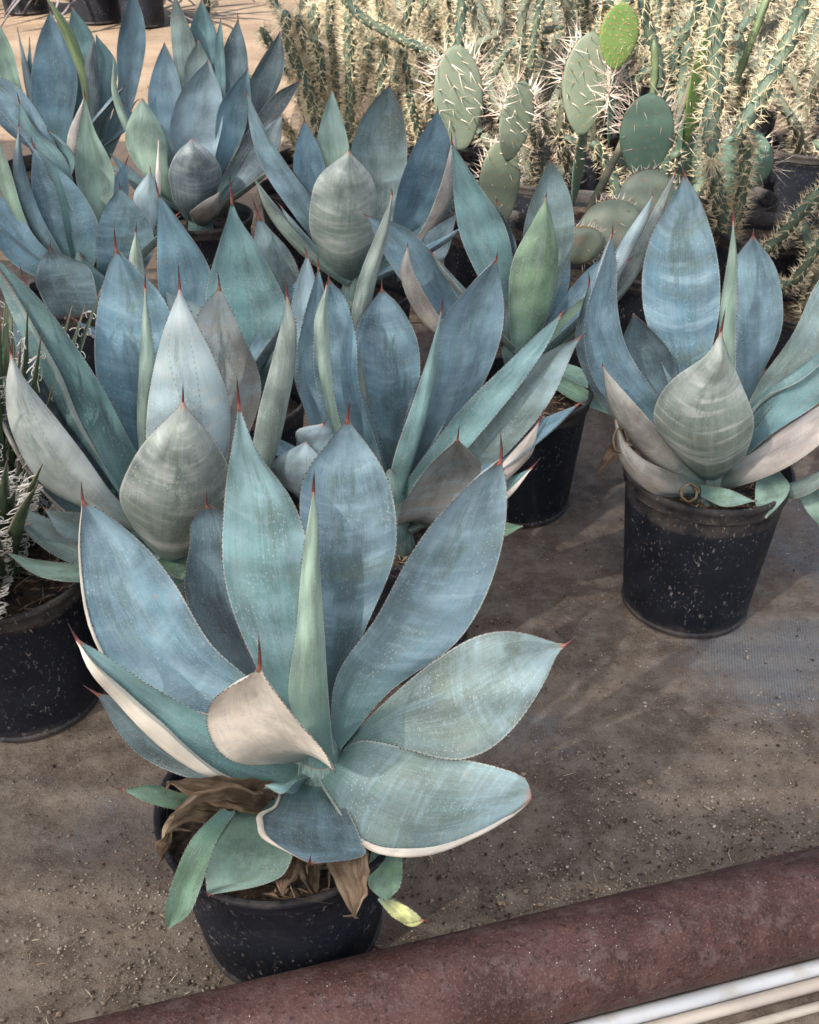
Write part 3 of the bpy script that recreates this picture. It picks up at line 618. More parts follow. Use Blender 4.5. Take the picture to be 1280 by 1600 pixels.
GREENP = [
 ([((835,550),(845,550)),((930,450),(950,470)),((966,385),(985,397)),((999,335),(1012,342))],(1020,306),(.03,.05,.06,.07,.07),K(col='pale',face=-1,band=.2,spine=(1020,297))),
 ([((845,558),(855,562)),((945,468),(985,448)),((990,390),(1026,366)),((1026,318),(1043,316))],(1055,268),(.04,.08,.1,.11,.11),K(col='sage',face=-1,band=.3,spine=(1058,262))),
 ([((792,430),(815,422)),((778,362),(803,370))],(777,318),(.06,.09,.1),K(col='slate',band=.1,spine=(776,306))),
 ([((815,540),(840,540)),((820,460),(868,465)),((820,350),(898,355)),((841,286),(884,286))],(861,249),(.04,.09,.12,.13,.13),K(spine=(858,238),col='sage',band=.3,cup=.35)),
 ([((790,540),(815,530)),((765,470),(805,440)),((720,370),(790,355)),((707,280),(740,275))],(706,222),(.03,.05,.07,.08,.08),K(col='teal',band=.05,cup=.2,spine=(706,205))),
 ([((770,547),(786,525)),((690,512),(714,460)),((618,425),(676,395)),((588,373),(622,350))],(573,337),(.0,.0,.0,.0,.0),K(col='blue2',band=.2,spine=(566,333))),
 ([((790,580),(830,575)),((782,530),(822,540))],(787,465),(.0,.0,.01),K(col='dark',band=.1)),
 ([((800,550),(832,550)),((795,480),(856,490)),((802,405),(873,405)),((830,350),(865,350))],(853,308),(-.01,.0,.02,.03,.03),K(col='green',face=-1,band=.02,cup=.35,spine=(855,298))),
 ([((760,548),(775,540)),((668,512),(692,500)),((632,455),(662,455)),((626,415),(644,418))],(637,386),(-.02,-.05,-.05,-.05,-.05),K(col='tan',face=-1,band=.3,spine=(637,378))),
 ([((830,550),(842,562)),((870,505),(887,532)),((905,470),(917,492))],(962,436),(-.01,-.01,.0,.02),K(col='green',band=.05)),
 ([((840,562),(850,578)),((900,572),(905,602))],(955,612),(-.01,-.03,-.03),K(col='greenish',band=.1)),
 ([((850,580),(846,592)),((905,600),(895,625))],(960,650),(-.03,-.06,-.07),K(col='leafg',band=.1)),
]
RIGHT = [
 ([((1085,730),(1100,720)),((1005,620),(1062,602)),((972,540),(1042,540))],(990,490),(.05,.1,.12,.12),K(col='slate',band=.2)),
 ([((1060,735),(1080,722)),((932,620),(972,602)),((899,530),(936,520))],(921,440),(.05,.08,.09,.1),K(col='slate',band=.2,spine=(920,424))),
 ([((1085,720),(1120,720)),((1040,585),(1106,585)),((1004,470),(1126,470)),((1017,370),(1114,370)),((1050,308),(1092,308))],(1070,272),(.04,.1,.14,.17,.18,.18),K(spine=(1062,255),col='blue',band=.9,cup=.2,curl=None)),
 ([((1125,727),(1150,722)),((1150,640),(1182,610)),((1147,490),(1224,490)),((1150,402),(1204,402))],(1177,368),(.03,.08,.12,.14,.14),K(spine=(1178,355),col='blue2',band=.35,cup=.15)),
 ([((1125,732),(1136,736)),((1185,600),(1202,640)),((1240,520),(1276,570)),((1285,430),(1335,500))],(1355,390),(.02,.04,.06,.08,.08),K(col='sage',band=.3)),
 ([((1080,742),(1100,727)),((985,652),(1036,630)),((930,600),(986,555)),((915,500),(964,470)),((934,430),(963,410))],(957,366),(.0,.03,.04,.05,.06,.06),K(spine=(958,348),col='blue2',band=.4)),
 ([((1112,722),(1136,722)),((1124,590),(1149,600)),((1126,480),(1151,490)),((1138,400),(1152,400))],(1146,346),(.0,.02,.03,.04,.05),K(spine=(1148,308),col='mint',face=-1,cup=.5,band=.05)),
 ([((1130,740),(1142,748)),((1190,625),(1196,684)),((1240,583),(1262,642)),((1290,545),(1315,600))],(1375,500),(.0,.0,.01,.02,.02),K(col='teal',band=.1,curl='A',curlw=.3,cup=.3,under=1)),
 ([((1088,757),(1102,742)),((1008,717),(1056,695)),((953,642),(1002,642))],(942,572),(-.01,-.05,-.06,-.06),K(col='tan',face=-1,band=.4,cup=.2,spine=(942,566))),
 ([((1120,748),(1126,768)),((1190,695),(1190,748)),((1270,640),(1276,700))],(1375,585),(-.01,-.05,-.06,-.06),K(col='pink',face=-1,band=.4,cup=.2)),
 ([((1088,772),(1096,752)),((1018,768),(1042,735)),((968,712),(986,700))],(962,656),(-.02,-.07,-.09,-.09),K(col='tan',face=-1,band=.3,curl='A',curlw=.2)),
 ([((1095,775),(1095,758)),((1135,792),(1140,765))],(1180,783),(-.05,-.09,-.09),K(col='greenish',band=.2,spine=(1184,781))),
 ([((1218,735),(1185,740)),((1234,765),(1180,772)),((1216,792),(1183,793))],(1197,810),(-.04,-.08,-.1,-.105),K(col='greenish',band=.1)),
 ([((1190,764),(1195,776)),((1250,750),(1250,778))],(1345,700),(-.03,-.06,-.06),K(col='sage',face=-1,band=.1)),
 ([((1262,745),(1240,758)),((1300,790),(1262,800))],(1300,840),(-.02,-.06,-.06),K(col='greenish',band=.1)),
 ([((1095,738),(1130,738)),((1048,698),(1168,704)),((1021,648),(1178,652)),((1055,588),(1155,590)),((1104,553),(1138,551))],(1127,518),(-.0,-.08,-.11,-.12,-.125,-.125),K(spine=(1134,480),col='sage',face=-1,band=1.0,cup=.36)),
 ([((1000,700),(1010,712)),((960,690),(975,712))],(930,745),(.03,.05,.05),K(dead=True,col='tan')),
]
BACKC = [ # plant behind left agave (core 345,600)
 ([((310,625),(340,620)),((262,520),(330,520)),((246,430),(329,425)),((246,350),(286,352))],(247,302),(.05,.1,.12,.13,.13),K(col='blue',band=.1,spine=(241,272))),
 ([((382,640),(402,630)),((410,500),(470,492)),((397,390),(449,388)),((399,357),(421,357))],(404,337),(.05,.1,.11,.12,.12),K(col='sage',band=.3,spine=(392,303))),
 ([((215,560),(235,560)),((200,440),(228,440)),((203,395),(221,395))],(212,362),(-.02,-.03,-.03,-.03),K(col='mint',face=-1,band=.3,spine=(214,345))),
 ([((360,645),(402,640)),((345,570),(440,582)),((321,470),(450,490)),((344,375),(400,380)),((356,337),(372,337))],(362,310),(-.0,.02,.04,.05,.05,.05),K(spine=(357,258),col='teal',band=.1,cup=.3)),
 ([((300,620),(320,620)),((230,560),(262,545))],(190,470),(.0,.02,.03),K(col='slate',band=.1)),
]
T3 = [
 ([((110,330),(120,320)),((42,222),(74,200)),((0,172),(26,134))],(-40,108),(.02,.03,.04,.04),K(col='blue2',band=.4)),
 ([((190,430),(207,430)),((212,340),(246,340)),((209,305),(249,310))],(235,266),(.02,.03,.04,.04),K(col='pale',face=-1,band=.1,spine=(234,258))),
 ([((200,420),(216,420)),((238,300),(251,300))],(248,218),(.03,.05,.06),K(col='cream',face=-1,band=.1,teeth=False)),
 ([((130,420),(152,420)),((124,312),(173,325)),((117,267),(179,272)),((125,197),(147,200))],(133,152),(.03,.06,.08,.09,.09),K(spine=(131,133),col='mint',face=1,band=.05,cup=.3)),
 ([((110,402),(126,390)),((70,252),(97,240)),((31,191),(51,195))],(30,158),(.01,.02,.03,.03),K(col='teal',band=.1,spine=(26,142))),
 ([((90,420),(110,420)),((35,332),(62,330)),((20,262),(38,256))],(29,198),(.0,.0,.01,.01),K(col='blue2',face=-1,band=.2,spine=(30,186))),
 ([((60,420),(82,420)),((8,312),(32,322)),((-15,252),(16,262))],(-8,203),(-.01,-.02,-.02,-.02),K(col='greenish',face=-1,band=.05)),
 ([((110,452),(126,436)),((20,412),(63,380)),((-20,352),(12,314))],(-50,280),(-.02,-.05,-.05,-.05),K(col='blue',band=.2)),
 ([((150,452),(182,452)),((151,410),(233,412)),((151,363),(237,355)),((168,317),(210,317))],(187,293),(.0,-.02,-.02,-.02,-.02),K(col='blue2',band=.7,cup=.25,spine=(185,280))),
 ([((108,432),(142,432)),((67,382),(156,372)),((50,290),(124,296)),((50,246),(77,250))],(52,228),(.0,-.0,.01,.02,.02),K(col='blue',band=.2,cup=.2,spine=(48,210))),
 ([((110,530),(150,520)),((62,460),(152,462)),((57,425),(132,413)),((67,401),(99,398))],(79,388),(-.05,-.09,-.1,-.1,-.1),K(col='slate',band=.3,spine=(79,374))),
 ([((165,520),(187,510)),((143,462),(171,442))],(129,402),(-.04,-.06,-.06),K(col='teal',band=.1,spine=(122,388))),
 ([((95,300),(105,295)),((84,225),(110,236))],(75,205),(.03,.03,.03),K(col='teal',band=.1,spine=(74,198))),
]
T2 = [
 ([((290,310),(312,310)),((273,120),(312,120)),((266,40),(304,62))],(273,-8),(.08,.16,.18,.18),K(col='sage',band=.1)),
 ([((295,310),(318,310)),((303,110),(342,110)),((297,45),(339,52))],(315,-2),(.08,.18,.2,.2),K(col='teal',band=.1)),
 ([((300,310),(320,310)),((287,130),(342,140)),((289,100),(331,104))],(310,62),(.06,.12,.14,.14),K(col='sage',band=.1)),
 ([((305,310),(322,310)),((337,150),(352,150)),((337,62),(349,62))],(345,28),(.05,.12,.14,.14),K(col='teal',band=.0)),
 ([((310,312),(332,312)),((352,150),(386,150)),((350,75),(386,82))],(372,30),(.06,.13,.15,.15),K(col='slate',band=.1,spine=(371,18))),
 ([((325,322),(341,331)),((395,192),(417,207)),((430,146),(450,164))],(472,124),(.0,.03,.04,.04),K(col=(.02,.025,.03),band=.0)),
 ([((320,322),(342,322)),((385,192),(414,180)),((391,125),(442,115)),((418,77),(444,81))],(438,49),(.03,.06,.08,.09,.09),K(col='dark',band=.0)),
 ([((290,312),(312,312)),((250,232),(292,232)),((231,150),(285,150)),((243,98),(272,98))],(257,66),(.04,.07,.09,.1,.1),K(col='blue2',band=.1)),
 ([((285,332),(292,322)),((200,216),(213,206)),((174,140),(184,140))],(178,91),(.0,.0,.01,.01),K(col='mint',band=0,face=-1)),
 ([((315,325),(337,321)),((335,246),(387,241)),((345,160),(393,161))],(388,106),(.01,.03,.04,.04),K(col='blue2',band=.1)),
 ([((330,332),(342,337)),((375,265),(392,287)),((414,200),(437,232))],(442,180),(.0,.0,.01,.01),K(col='slate',face=-1,band=.1)),
 ([((295,322),(327,322)),((272,237),(337,242)),((266,190),(348,190)),((291,131),(343,133))],(325,94),(.0,.0,.01,.02,.02),K(col='pale',band=.3,cup=.25)),
 ([((284,330),(300,325)),((250,290),(275,290)),((243,240),(270,240))],(252,195),(-.02,-.04,-.04,-.04),K(col='sage',face=-1,band=.1)),
 ([((281,328),(302,322)),((222,272),(265,265)),((195,212),(257,210)),((206,177),(241,177))],(222,153),(-.01,-.05,-.06,-.06,-.06),K(col='mint',face=-1,band=.05,cup=.3)),
 ([((285,337),(322,337)),((268,302),(339,302)),((265,262),(345,262)),((281,233),(323,233))],(300,217),(-.02,-.08,-.09,-.09,-.09),K(col='slate',face=-1,band=.3,cup=.3)),
 ([((255,335),(268,330)),((200,285),(215,270))],(172,240),(-.02,-.04,-.04),K(col='slate',band=.1)),
 ([((300,345),(330,345)),((302,325),(348,320))],(343,300),(-.06,-.1,-.1),K(col='tan',face=-1,band=.1)),
]
T1 = [
 ([((100,240),(126,240)),((110,110),(146,112)),((107,52),(146,56))],(112,10),(.06,.1,.12,.12),K(col='teal',band=.1)),
 ([((130,250),(152,250)),((152,145),(180,145)),((148,92),(180,92))],(150,54),(.03,.05,.06,.06),K(col='teal',band=.1)),
 ([((150,255),(172,252)),((184,135),(216,135)),((183,72),(228,62)),((190,30),(223,22))],(207,-20),(.03,.06,.08,.08,.08),K(col='blue2',band=.1)),
 ([((60,262),(76,250)),((0,125),(33,132)),((-12,70),(19,78))],(-8,25),(.02,.03,.04,.04),K(col='greenish',band=.1)),
 ([((70,255),(80,250)),((38,130),(52,130))],(28,48),(.03,.05,.05),K(col='pale',face=-1,band=.1,spine=(27,40))),
 ([((75,255),(85,250)),((42,140),(56,140))],(46,58),(.04,.06,.06),K(col='teal',band=.1)),
 ([((135,250),(150,248)),((134,150),(157,150)),((134,90),(152,90))],(147,58),(.0,.0,.0,.0),K(col='slate',face=-1,band=.2)),
 ([((135,242),(141,236)),((121,111),(133,101)),((94,46),(108,38))],(72,-6),(-.0,-.0,.0,.0),K(col='lime',face=-1,band=0)),
 ([((105,262),(122,258)),((105,215),(126,210))],(131,152),(-.03,-.04,-.04),K(col='cream',face=-1,band=0)),
 ([((73,252),(106,252)),((54,192),(112,196)),((49,115),(120,115)),((61,56),(99,56))],(78,17),(-.0,.0,.01,.02,.02),K(col='blue',band=.15,cup=.2)),
]
PLANTS = [
 dict(core=(95,250), Yc=3.5, pot=(-1.17,3.52), leaves=T1, fill=9, label='rearmost blue agave, a yellow-green strap leaf crossing its broad blue leaf', detail=False, teeth=False),
 dict(core=(310,325), Yc=3.0, pot=(-.585,3.03), leaves=T2, fill=7, label='crowded agave rosette against the orange sand, its black pot rim showing below', detail=False, teeth=False),
 dict(core=(130,440), Yc=2.44, pot=(-.80,2.46), leaves=T3, fill=7, label='agave with a mint-green upright leaf, between the thready plant and the rearmost agave', detail=False),
 dict(core=(555,430), Yc=2.47, pot=(-.13,2.49), leaves=DEEP, fill=6, label='agave with broad sage front leaf and folded twin leaf before the spiny columns', detail=False),
 dict(core=(830,545), Yc=2.02, pot=(.229,1.97), leaves=GREENP, fill=6, label='agave with one yellow-green leaf upright, black pot beside the open dirt', detail=True),
 dict(core=(350,610), Yc=1.90, pot=(-.345,1.93), leaves=BACKC, fill=7, label='agave mostly hidden behind its neighbours, one wide teal leaf with a long red spine', detail=False),
 dict(core=(1115,735), Yc=1.60, pot=(.520,1.622), h=.295, R1=.145, R0=.116, leaves=RIGHT, label='agave alone on the right in a speckled black pot, round banded leaf at its front'),
 dict(core=(610,792), Yc=1.47, pot=(-.01,1.50), leaves=CENTRE, fill=4, label='middle agave leaning its long leaves to the right, pinkish-tipped short leaf low at its side'),
 dict(core=(268,850), Yc=1.365, pot=(-.335,1.405), leaves=LEFT, label='agave with a very broad banded grey leaf at its front, directly behind the nearest one'),
 dict(core=(503,1195), Yc=.925, pot=(-.158,.927), R1=.155, leaves=FRONT, label='nearest agave, cream front leaf, black pot against the rusty pipe', h=.234, R0=.119),
]
ROOTS = [potted_agave(**P_) for P_ in PLANTS]
# a leaf dried into a ring on the rim of the right pot, and a broken pale root under the nearest agave
def strip_curl(root, c, r, turns, wd, m, name, flat=1.0):
    V, F = [], []; n = 22
    for i in range(n + 1):
        a = turns * 2 * math.pi * i / n; q = r * (1 - .25 * i / n); p = c + RT * q * math.cos(a) + UP * q * flat * math.sin(a); w_ = wd * (.5 + .5 * math.sin(math.pi * (i + 2) / (n + 4)))
        for e, k in ((-1, 0), (1, 0), (1, .0016), (-1, .0016)): V.append(p + FW * e * w_ + (c - p).normalized() * k + UP * .001 * math.sin(i * 1.7))
    for i in range(n):
        for k in range(4):
            j = (k + 1) % 4; F.append((i * 4 + k, i * 4 + j, i * 4 + 4 + j, i * 4 + 4 + k))
    mesh(name, V, F, m, root, uv=[(k % 4 / 3, k / (4 * n + 4)) for k in range(len(V))]).color = (.27, .25, .22, 0)
strip_curl(ROOTS[6], at(1077, 771, 1.475), .016, 1.15, .010, M_DEAD, 'dried_leaf')
strip_curl(ROOTS[6], at(968, 690, 1.50), .013, .8, .012, M_DEAD, 'dried_leaf', 1.8)
V, F = tube([at(662, 1322, .82), at(668, 1332, .815), at(675, 1340, .812), at(677, 1349, .812)], [.0016, .0014, .0012, .0006], 6); mesh('root', V, F, M_ROOT, ROOTS[9])

# ------------------------------------------------------------------ fibrous small agave at the left edge
def fibre_leaf_material():
    m, t, b = mat('dark_fibre_leaf'); g = N(t)
    uvn = g.n('UVMap'); sep = g.n('SeparateXYZ'); g.l(uvn.outputs[0], sep.inputs[0]); u, v = sep.outputs[0], sep.outputs[1]
    uc = g.math('ABSOLUTE', g.math('SUBTRACT', g.math('MULTIPLY', u, 2.0), 1.0)); oi = g.n('ObjectInfo')
    nz = g.noise(g.xyz(g.math('MULTIPLY', u, 4.0), g.math('MULTIPLY', v, 6.0), g.math('MULTIPLY', oi.outputs['Random'], 20.0)), 1.0, 3)
    c = g.mix(g.ramp(nz, .35, .65), (.035, .060, .030), (.075, .110, .055))
    c = g.mix(g.ramp(uc, .80, .93), c, (.42, .37, .29)); c = g.mix(g.ramp(v, .92, 1), c, (.22, .12, .08))
    g.l(c, b.inputs['Base Color']); b.inputs['Roughness'].default_value = .5
    return m
M_FIB = fibre_leaf_material(); M_THREAD = simple('white_thread', (.66, .62, .55), .7)
def fibrous_plant(cx, cy, label):
    root = empty('fibrous_plant', (cx, cy, 0), label, 'potted plant')
    pot_on(root, cx, cy, .27, .145, .118)
    r = random.Random(11); base = Vector((cx, cy, .27))
    TH_ = Acc()
    for i in range(280):
        az = r.uniform(0, 2 * math.pi); el = R(r.choice([r.uniform(62, 88), r.uniform(35, 70), r.uniform(10, 40)]))
        if math.cos(az) > .45: el = max(el, R(58))
        L = r.uniform(.28, .46) * (1.0 if el > R(45) else .68); wd = r.uniform(.008, .0125)
        d = Vector((math.cos(az) * math.cos(el), math.sin(az) * math.cos(el), math.sin(el)))
        side = d.cross(Vector((0, 0, 1))).normalized(); nrm = side.cross(d).normalized()
        b0 = base + Vector((math.cos(az), math.sin(az), 0)) * r.uniform(.01, .035)
        V, F, uv = [], [], []; n = 12; edges = []
        bend = r.uniform(-.03, .05)
        tp = b0 + d * L; dd_ = tp - EYE; zx = 640 + FPX * dd_.dot(RT) / dd_.dot(FW)
        if zx > (70 if tp.y < 1.5 else 170) and tp.z > .2: continue
        if i % 2 and tp.y > 1.3 and zx > 120: continue
        for k in range(n + 1):
            s = k / n; p = b0 + d * L * s + nrm * bend * s * s * -1
            w_ = wd * (.75 + .5 * math.sin(math.pi * min(1, s * 1.1))) * (1 - s ** 4) + .0006
            row = [p - side * w_ + nrm * w_ * .35, p, p + side * w_ + nrm * w_ * .35, p - nrm * w_ * .5]
            V += row; uv += [(0, s), (.5, s), (1, s), (.5, s)]; edges.append((row[0], row[2]))
        for k in range(n):
            a = k * 4
            F += [(a, a + 1, a + 5, a + 4), (a + 1, a + 2, a + 6, a + 5), (a + 2, a + 3, a + 7, a + 6), (a + 3, a, a + 4, a + 7)]
        lf = mesh('leaf', V, F, M_FIB, root, uv=uv)
        A = Acc()
        for q in range(40):
            k = r.randrange(2, n); sd = r.choice((0, 1)); p = Vector(edges[k][sd]).lerp(Vector(edges[k - 1][sd]), r.random())
            out = side * (-1 if sd == 0 else 1); rad = r.uniform(.004, .011); tw = r.uniform(-.6, .6); pts = []
            turn = r.uniform(2.2, 5.2); dn = (d * math.cos(tw) + nrm * math.sin(tw)).normalized()
            for j in range(9):
                a = turn * j / 8; rr = rad * (1 - .35 * j / 8)
                pts.append(p + out * (rr * math.sin(a) + j * .0012) + dn * (rr * (1 - math.cos(a))) * -1 + nrm * j * .0004)
            A.add(*tube(pts, [.0009] * 8 + [.0003], 3, False))
        tag(A.build('threads', M_THREAD, lf), kind='stuff')
fibrous_plant(-.641, 1.367, 'dark narrow-leaved plant covered in curly white threads, in a black pot at the left edge')

# ------------------------------------------------------------------ cacti
def spine_mat(name, c1, c2):
    return simple(name, c1, .5, c2, 30)
M_SPN = spine_mat('cactus_spine_straw', (.72, .63, .44), (.50, .39, .24)); M_SPNT = spine_mat('cactus_spine_tan', (.66, .56, .42), (.36, .28, .19)); M_SPNW = spine_mat('cactus_spine_white', (.80, .72, .62), (.62, .46, .36))
M_CHO = simple('cholla_skin_blue_green', (.055, .092, .072), .65, (.098, .128, .080), 26, .4, .002)
M_CHO2 = simple('cholla_skin_old', (.13, .11, .075), .85, (.07, .08, .05), 30, .6, .003)
M_CHO3 = simple('cholla_skin_grey', (.10, .13, .095), .75, (.17, .165, .11), 24, .5, .003)
M_RIB = simple('young_ribbed_stem', (.13, .17, .075), .6, (.09, .13, .06), 30, .3, .002)
def needles(A, p, nrm, n, L, rr, spread=1.0, rad=.0006):
    for i in range(n):
        d = (nrm + Vector((rr.gauss(0, 1), rr.gauss(0, 1), rr.gauss(0, 1))) * .62 * spread).normalized()
        if d.dot(nrm) < .05: d = (d + nrm * .6).normalized()
        l = L * rr.uniform(.45, 1.15); a = d.orthogonal().normalized() * rad; b = d.cross(a)
        A.add([p + a, p - a * .5 + b * .87, p - a * .5 - b * .87, p + d * l], [(0, 1, 3), (1, 2, 3), (2, 0, 3)])
def cholla_branch(root, pts, rad, rr, nspine=6, L=.022, m=None, step=.014, star=False, spm=None, nrad=.0006, name='branch'):
    """a tubercled stem along pts with spine clusters on every tubercle"""
    P = [Vector(p) for p in pts]; fine = []
    ts = [0]
    for i in range(1, len(P)): ts.append(ts[-1] + (P[i] - P[i - 1]).length)
    tot = ts[-1]; n = max(6, int(tot / (step * .45))); fine = smoothrows([t / tot for t in ts], P, [k / n for k in range(n + 1)])
    NN = 15; V, F = [], []; ref = None; A = Acc(); rows = 5
    ring = 0
    for i, p in enumerate(fine):
        t = (fine[min(i + 1, n)] - fine[max(i - 1, 0)]).normalized()
        if ref is None: ref = t.orthogonal().normalized()
        ref = (ref - t * ref.dot(t)).normalized(); b = t.cross(ref); s = i / n
        r0 = rad * (1 if s < .9 else math.sqrt(max(.02, 1 - ((s - .9) / .1) ** 2))) * (.85 + .15 * min(1, s * 6))
        for k in range(NN):
            a = 2 * math.pi * k / NN; ph = math.cos(rows * a - i * .9) * .5 + .5
            rr_ = r0 * (.80 + .34 * ph * (.5 + .5 * math.cos(2 * math.pi * s * tot / step)))
            V.append(p + (ref * math.cos(a) + b * math.sin(a)) * rr_)
        if i % 2 == 0 and s < 1:
            for q in range(rows):
                a = (2 * math.pi * q + i * .9) / rows; nr = (ref * math.cos(a) + b * math.sin(a))
                needles(A, p + nr * r0 * 1.08, (nr + t * .35).normalized(), nspine if rr.random() < .9 else 2, L, rr, 1.0, nrad)
    for i in range(n):
        for k in range(NN):
            j = (k + 1) % NN; F.append((i * NN + k, i * NN + j, (i + 1) * NN + j, (i + 1) * NN + k))
    F.append(tuple(n * NN + k for k in range(NN)))
    if star: needles(A, fine[-1], (fine[-1] - fine[-3]).normalized(), 70, L * 2.1, rr, 1.5, nrad * 1.1)
    o = mesh(name, V, F, m or M_CHO, root); tag(A.build('spines', spm or M_SPN, o, smooth=False), kind='stuff')
    return o
def grow(root, base, H, rr, n0=4, rad=.013, nspine=5, L=.020, lean=.35, m=None, spm=None, nrad=.0010, step=.019, most=34):
    stack = []
    for i in range(n0):
        az = rr.uniform(0, 6.28); stack.append((base + Vector((math.cos(az), math.sin(az), 0)) * rr.uniform(.01, .07), Vector((math.cos(az) * lean * rr.uniform(.3, 1.6), math.sin(az) * lean * rr.uniform(.3, 1.6), 1)).normalized(), 0))
    cnt = 0
    while stack and cnt < most:
        p, d, lv = stack.pop(0); seg = rr.uniform(.16, .30); pts = [p]; dd = d.copy()
        for k in range(3):
            dd = (dd + Vector((rr.gauss(0, .22), rr.gauss(0, .22), rr.gauss(.05, .1)))).normalized(); pts.append(pts[-1] + dd * seg / 3)
        cholla_branch(root, pts, rad * (1 - .10 * lv), rr, nspine, L, m if (lv > 0 or m) else M_CHO2, spm=spm, nrad=nrad, step=step); cnt += 1
        if pts[-1].z - base.z < H and lv < 6:
            for k in range(rr.choice((1, 1, 2, 2) if lv < 4 else (1, 1))):
                nd = (dd + Vector((rr.gauss(0, .45), rr.gauss(0, .45), .15))).normalized(); stack.append((pts[-1] if k == 0 else pts[-2], nd, lv + 1))
def copy_tree(o, parent=None):
    c = o.copy(); C.objects.link(c); c.parent = parent
    for ch in [x for x in bpy.data.objects if x.parent == o]: copy_tree(ch, c)
    return c

# --- two or three shrub patterns, then copies standing in rows
def shrub(pos, seed, H, label, **kw):
    root = empty('potted_cholla', (pos[0], pos[1], 0), label, 'potted cactus', 'spiny cholla cacti standing in black pots in the sun')
    pot_on(root, pos[0], pos[1], .27, .14, .115, detail=False)
    grow(root, Vector((pos[0], pos[1], .23)), H, random.Random(seed), **kw)
    return root
yellow = shrub((-.30, 3.62), 5, .62, 'straw-yellow spined cholla, leftmost of the spiny cacti, next to the open sand', n0=8, rad=.016, nspine=9, L=.036, lean=.10, nrad=.0009)
grey = shrub((.62, 3.95), 21, .75, 'dense grey-green cholla behind the flat-padded cacti', n0=6, rad=.023, nspine=6, L=.034, lean=.28, nrad=.0011, step=.027, most=24)
tan_ = shrub((1.35, 3.75), 33, .78, 'bushy tan-spined cholla at the back right', n0=7, rad=.018, nspine=5, L=.034, lean=.36, step=.024, most=28, m=M_CHO3, spm=M_SPNT)
spots = [(yellow, (.12, 3.98), 2.1, 'straw-spined cholla directly behind the leftmost spiny one'),
         (yellow, (-.02, 4.55), 4.0, 'straw-spined cholla in the last row, at its open left end'),
         (grey, (.98, 3.55), 1.3, 'grey-green cholla between the tall star-spined stems and the oval pads'),
         (grey, (.30, 4.35), 3.3, 'grey-green cholla of the last row, behind the oval pad with long spines'),
         (tan_, (.78, 4.55), 2.2, 'tan cholla of the last row, behind the bright green young pad'),
         (tan_, (1.72, 3.15), 4.4, 'tan cholla low at the right edge, behind the agave standing alone'),
         (grey, (1.30, 4.40), 5.2, 'grey-green cholla of the last row, behind the ribbed light green stem'),
         (tan_, (1.85, 4.05), .7, 'tan cholla at the far back right corner'),
         (tan_, (.42, 3.42), 5.7, 'tan cholla tucked between two flat-padded cacti'),
         (grey, (2.05, 3.60), 2.9, 'grey-green cholla at the right edge behind the low tan one'),
         (yellow, (.60, 5.1), .9, 'straw-spined cholla standing beyond the last row'),
         (grey, (1.20, 5.3), 1.9, 'grey-green cholla standing beyond the last row'),
         (tan_, (.05, 5.3), 3.9, 'tan cholla standing beyond the last row, nearest the open sand'),
         (yellow, (1.85, 5.2), 5.0, 'straw-spined cholla beyond the far back right corner'),
         (grey, (.78, 3.02), 1.1, 'grey-green cholla low between the corky pads and the star-spined stems'),
         (grey, (1.62, 2.72), 2.4, 'grey-green cholla nearest the right edge, low beside the agave standing alone'),
         (grey, (1.05, 2.62), 5.0, 'grey-green cholla right behind the broad blue leaf of the agave standing alone'),
         (yellow, (1.00, 4.05), 2.7, 'straw-spined cholla behind the dark half-hidden pad'),
         (grey, (.36, 3.85), .2, 'grey-green cholla behind the pale pads with the rust tuft'),
         (grey, (1.28, 2.95), 3.8, 'grey-green cholla close behind the agave standing alone')]
for src, (x, y), rz, lb in spots:
    o = copy_tree(src); o.scale = (.92, .92, .62) if y < 3.05 else (1, 1, 1); o.location = (x, y, 0); o.rotation_euler = (0, 0, rz); o['label'] = lb

def px_pts(lst): return [at(x, y, Y) for x, y, Y in lst]
# tall star-spined cholla
def star_cholla():
    b = (.98, 2.92)
    root = empty('potted_cholla', (b[0], b[1], 0), 'tall cholla with thick star-spined stems, above the agave standing alone', 'potted cactus', 'spiny cholla cacti standing in black pots in the sun')
    pot_on(root, b[0], b[1], .27, .14, .115, detail=False)
    rr = random.Random(3); kw = dict(nspine=10, L=.034, nrad=.0011, step=.02, spm=M_SPN)
    cholla_branch(root, px_pts([(1112, -120, 2.85), (1120, 0, 2.85), (1118, 120, 2.84), (1112, 200, 2.82), (1112, 248, 2.78)]), .024, rr, star=True, **kw)
    cholla_branch(root, px_pts([(1170, 330, 2.95), (1112, 240, 2.85), (1150, 215, 2.86), (1205, 120, 2.88), (1250, 20, 2.9), (1262, -80, 2.9)])[2:], .022, rr, **kw)
    cholla_branch(root, px_pts([(1140, 380, 2.92), (1125, 320, 2.9), (1112, 250, 2.86)]), .020, rr, **kw)
    cholla_branch(root, px_pts([(1140, 370, 2.92), (1160, 300, 2.92), (1165, 210, 2.9)]), .016, rr, **kw)
    cholla_branch(root, px_pts([(1150, 420, 2.8), (1215, 375, 2.7), (1262, 320, 2.65), (1330, 250, 2.6)]), .015, rr, nspine=6, L=.026, nrad=.0007, step=.018)
    cholla_branch(root, px_pts([(1160, 430, 2.75), (1240, 440, 2.6), (1275, 390, 2.55), (1320, 330, 2.5)]), .013, rr, nspine=6, L=.024, nrad=.0007, step=.018)
    for q in ([(1150, 130, 2.98), (1170, 75, 2.98), (1205, -20, 3.0)], [(1020, 150, 3.02), (1024, 110, 3.02), (1022, 62, 3.02)]):
        o = cholla_branch(root, px_pts(q), .011, rr, nspine=1, L=.008, m=M_RIB, nrad=.0004, step=.05, name='young_branch')
        o['label'] = 'smooth light green young stem'
star_cholla()
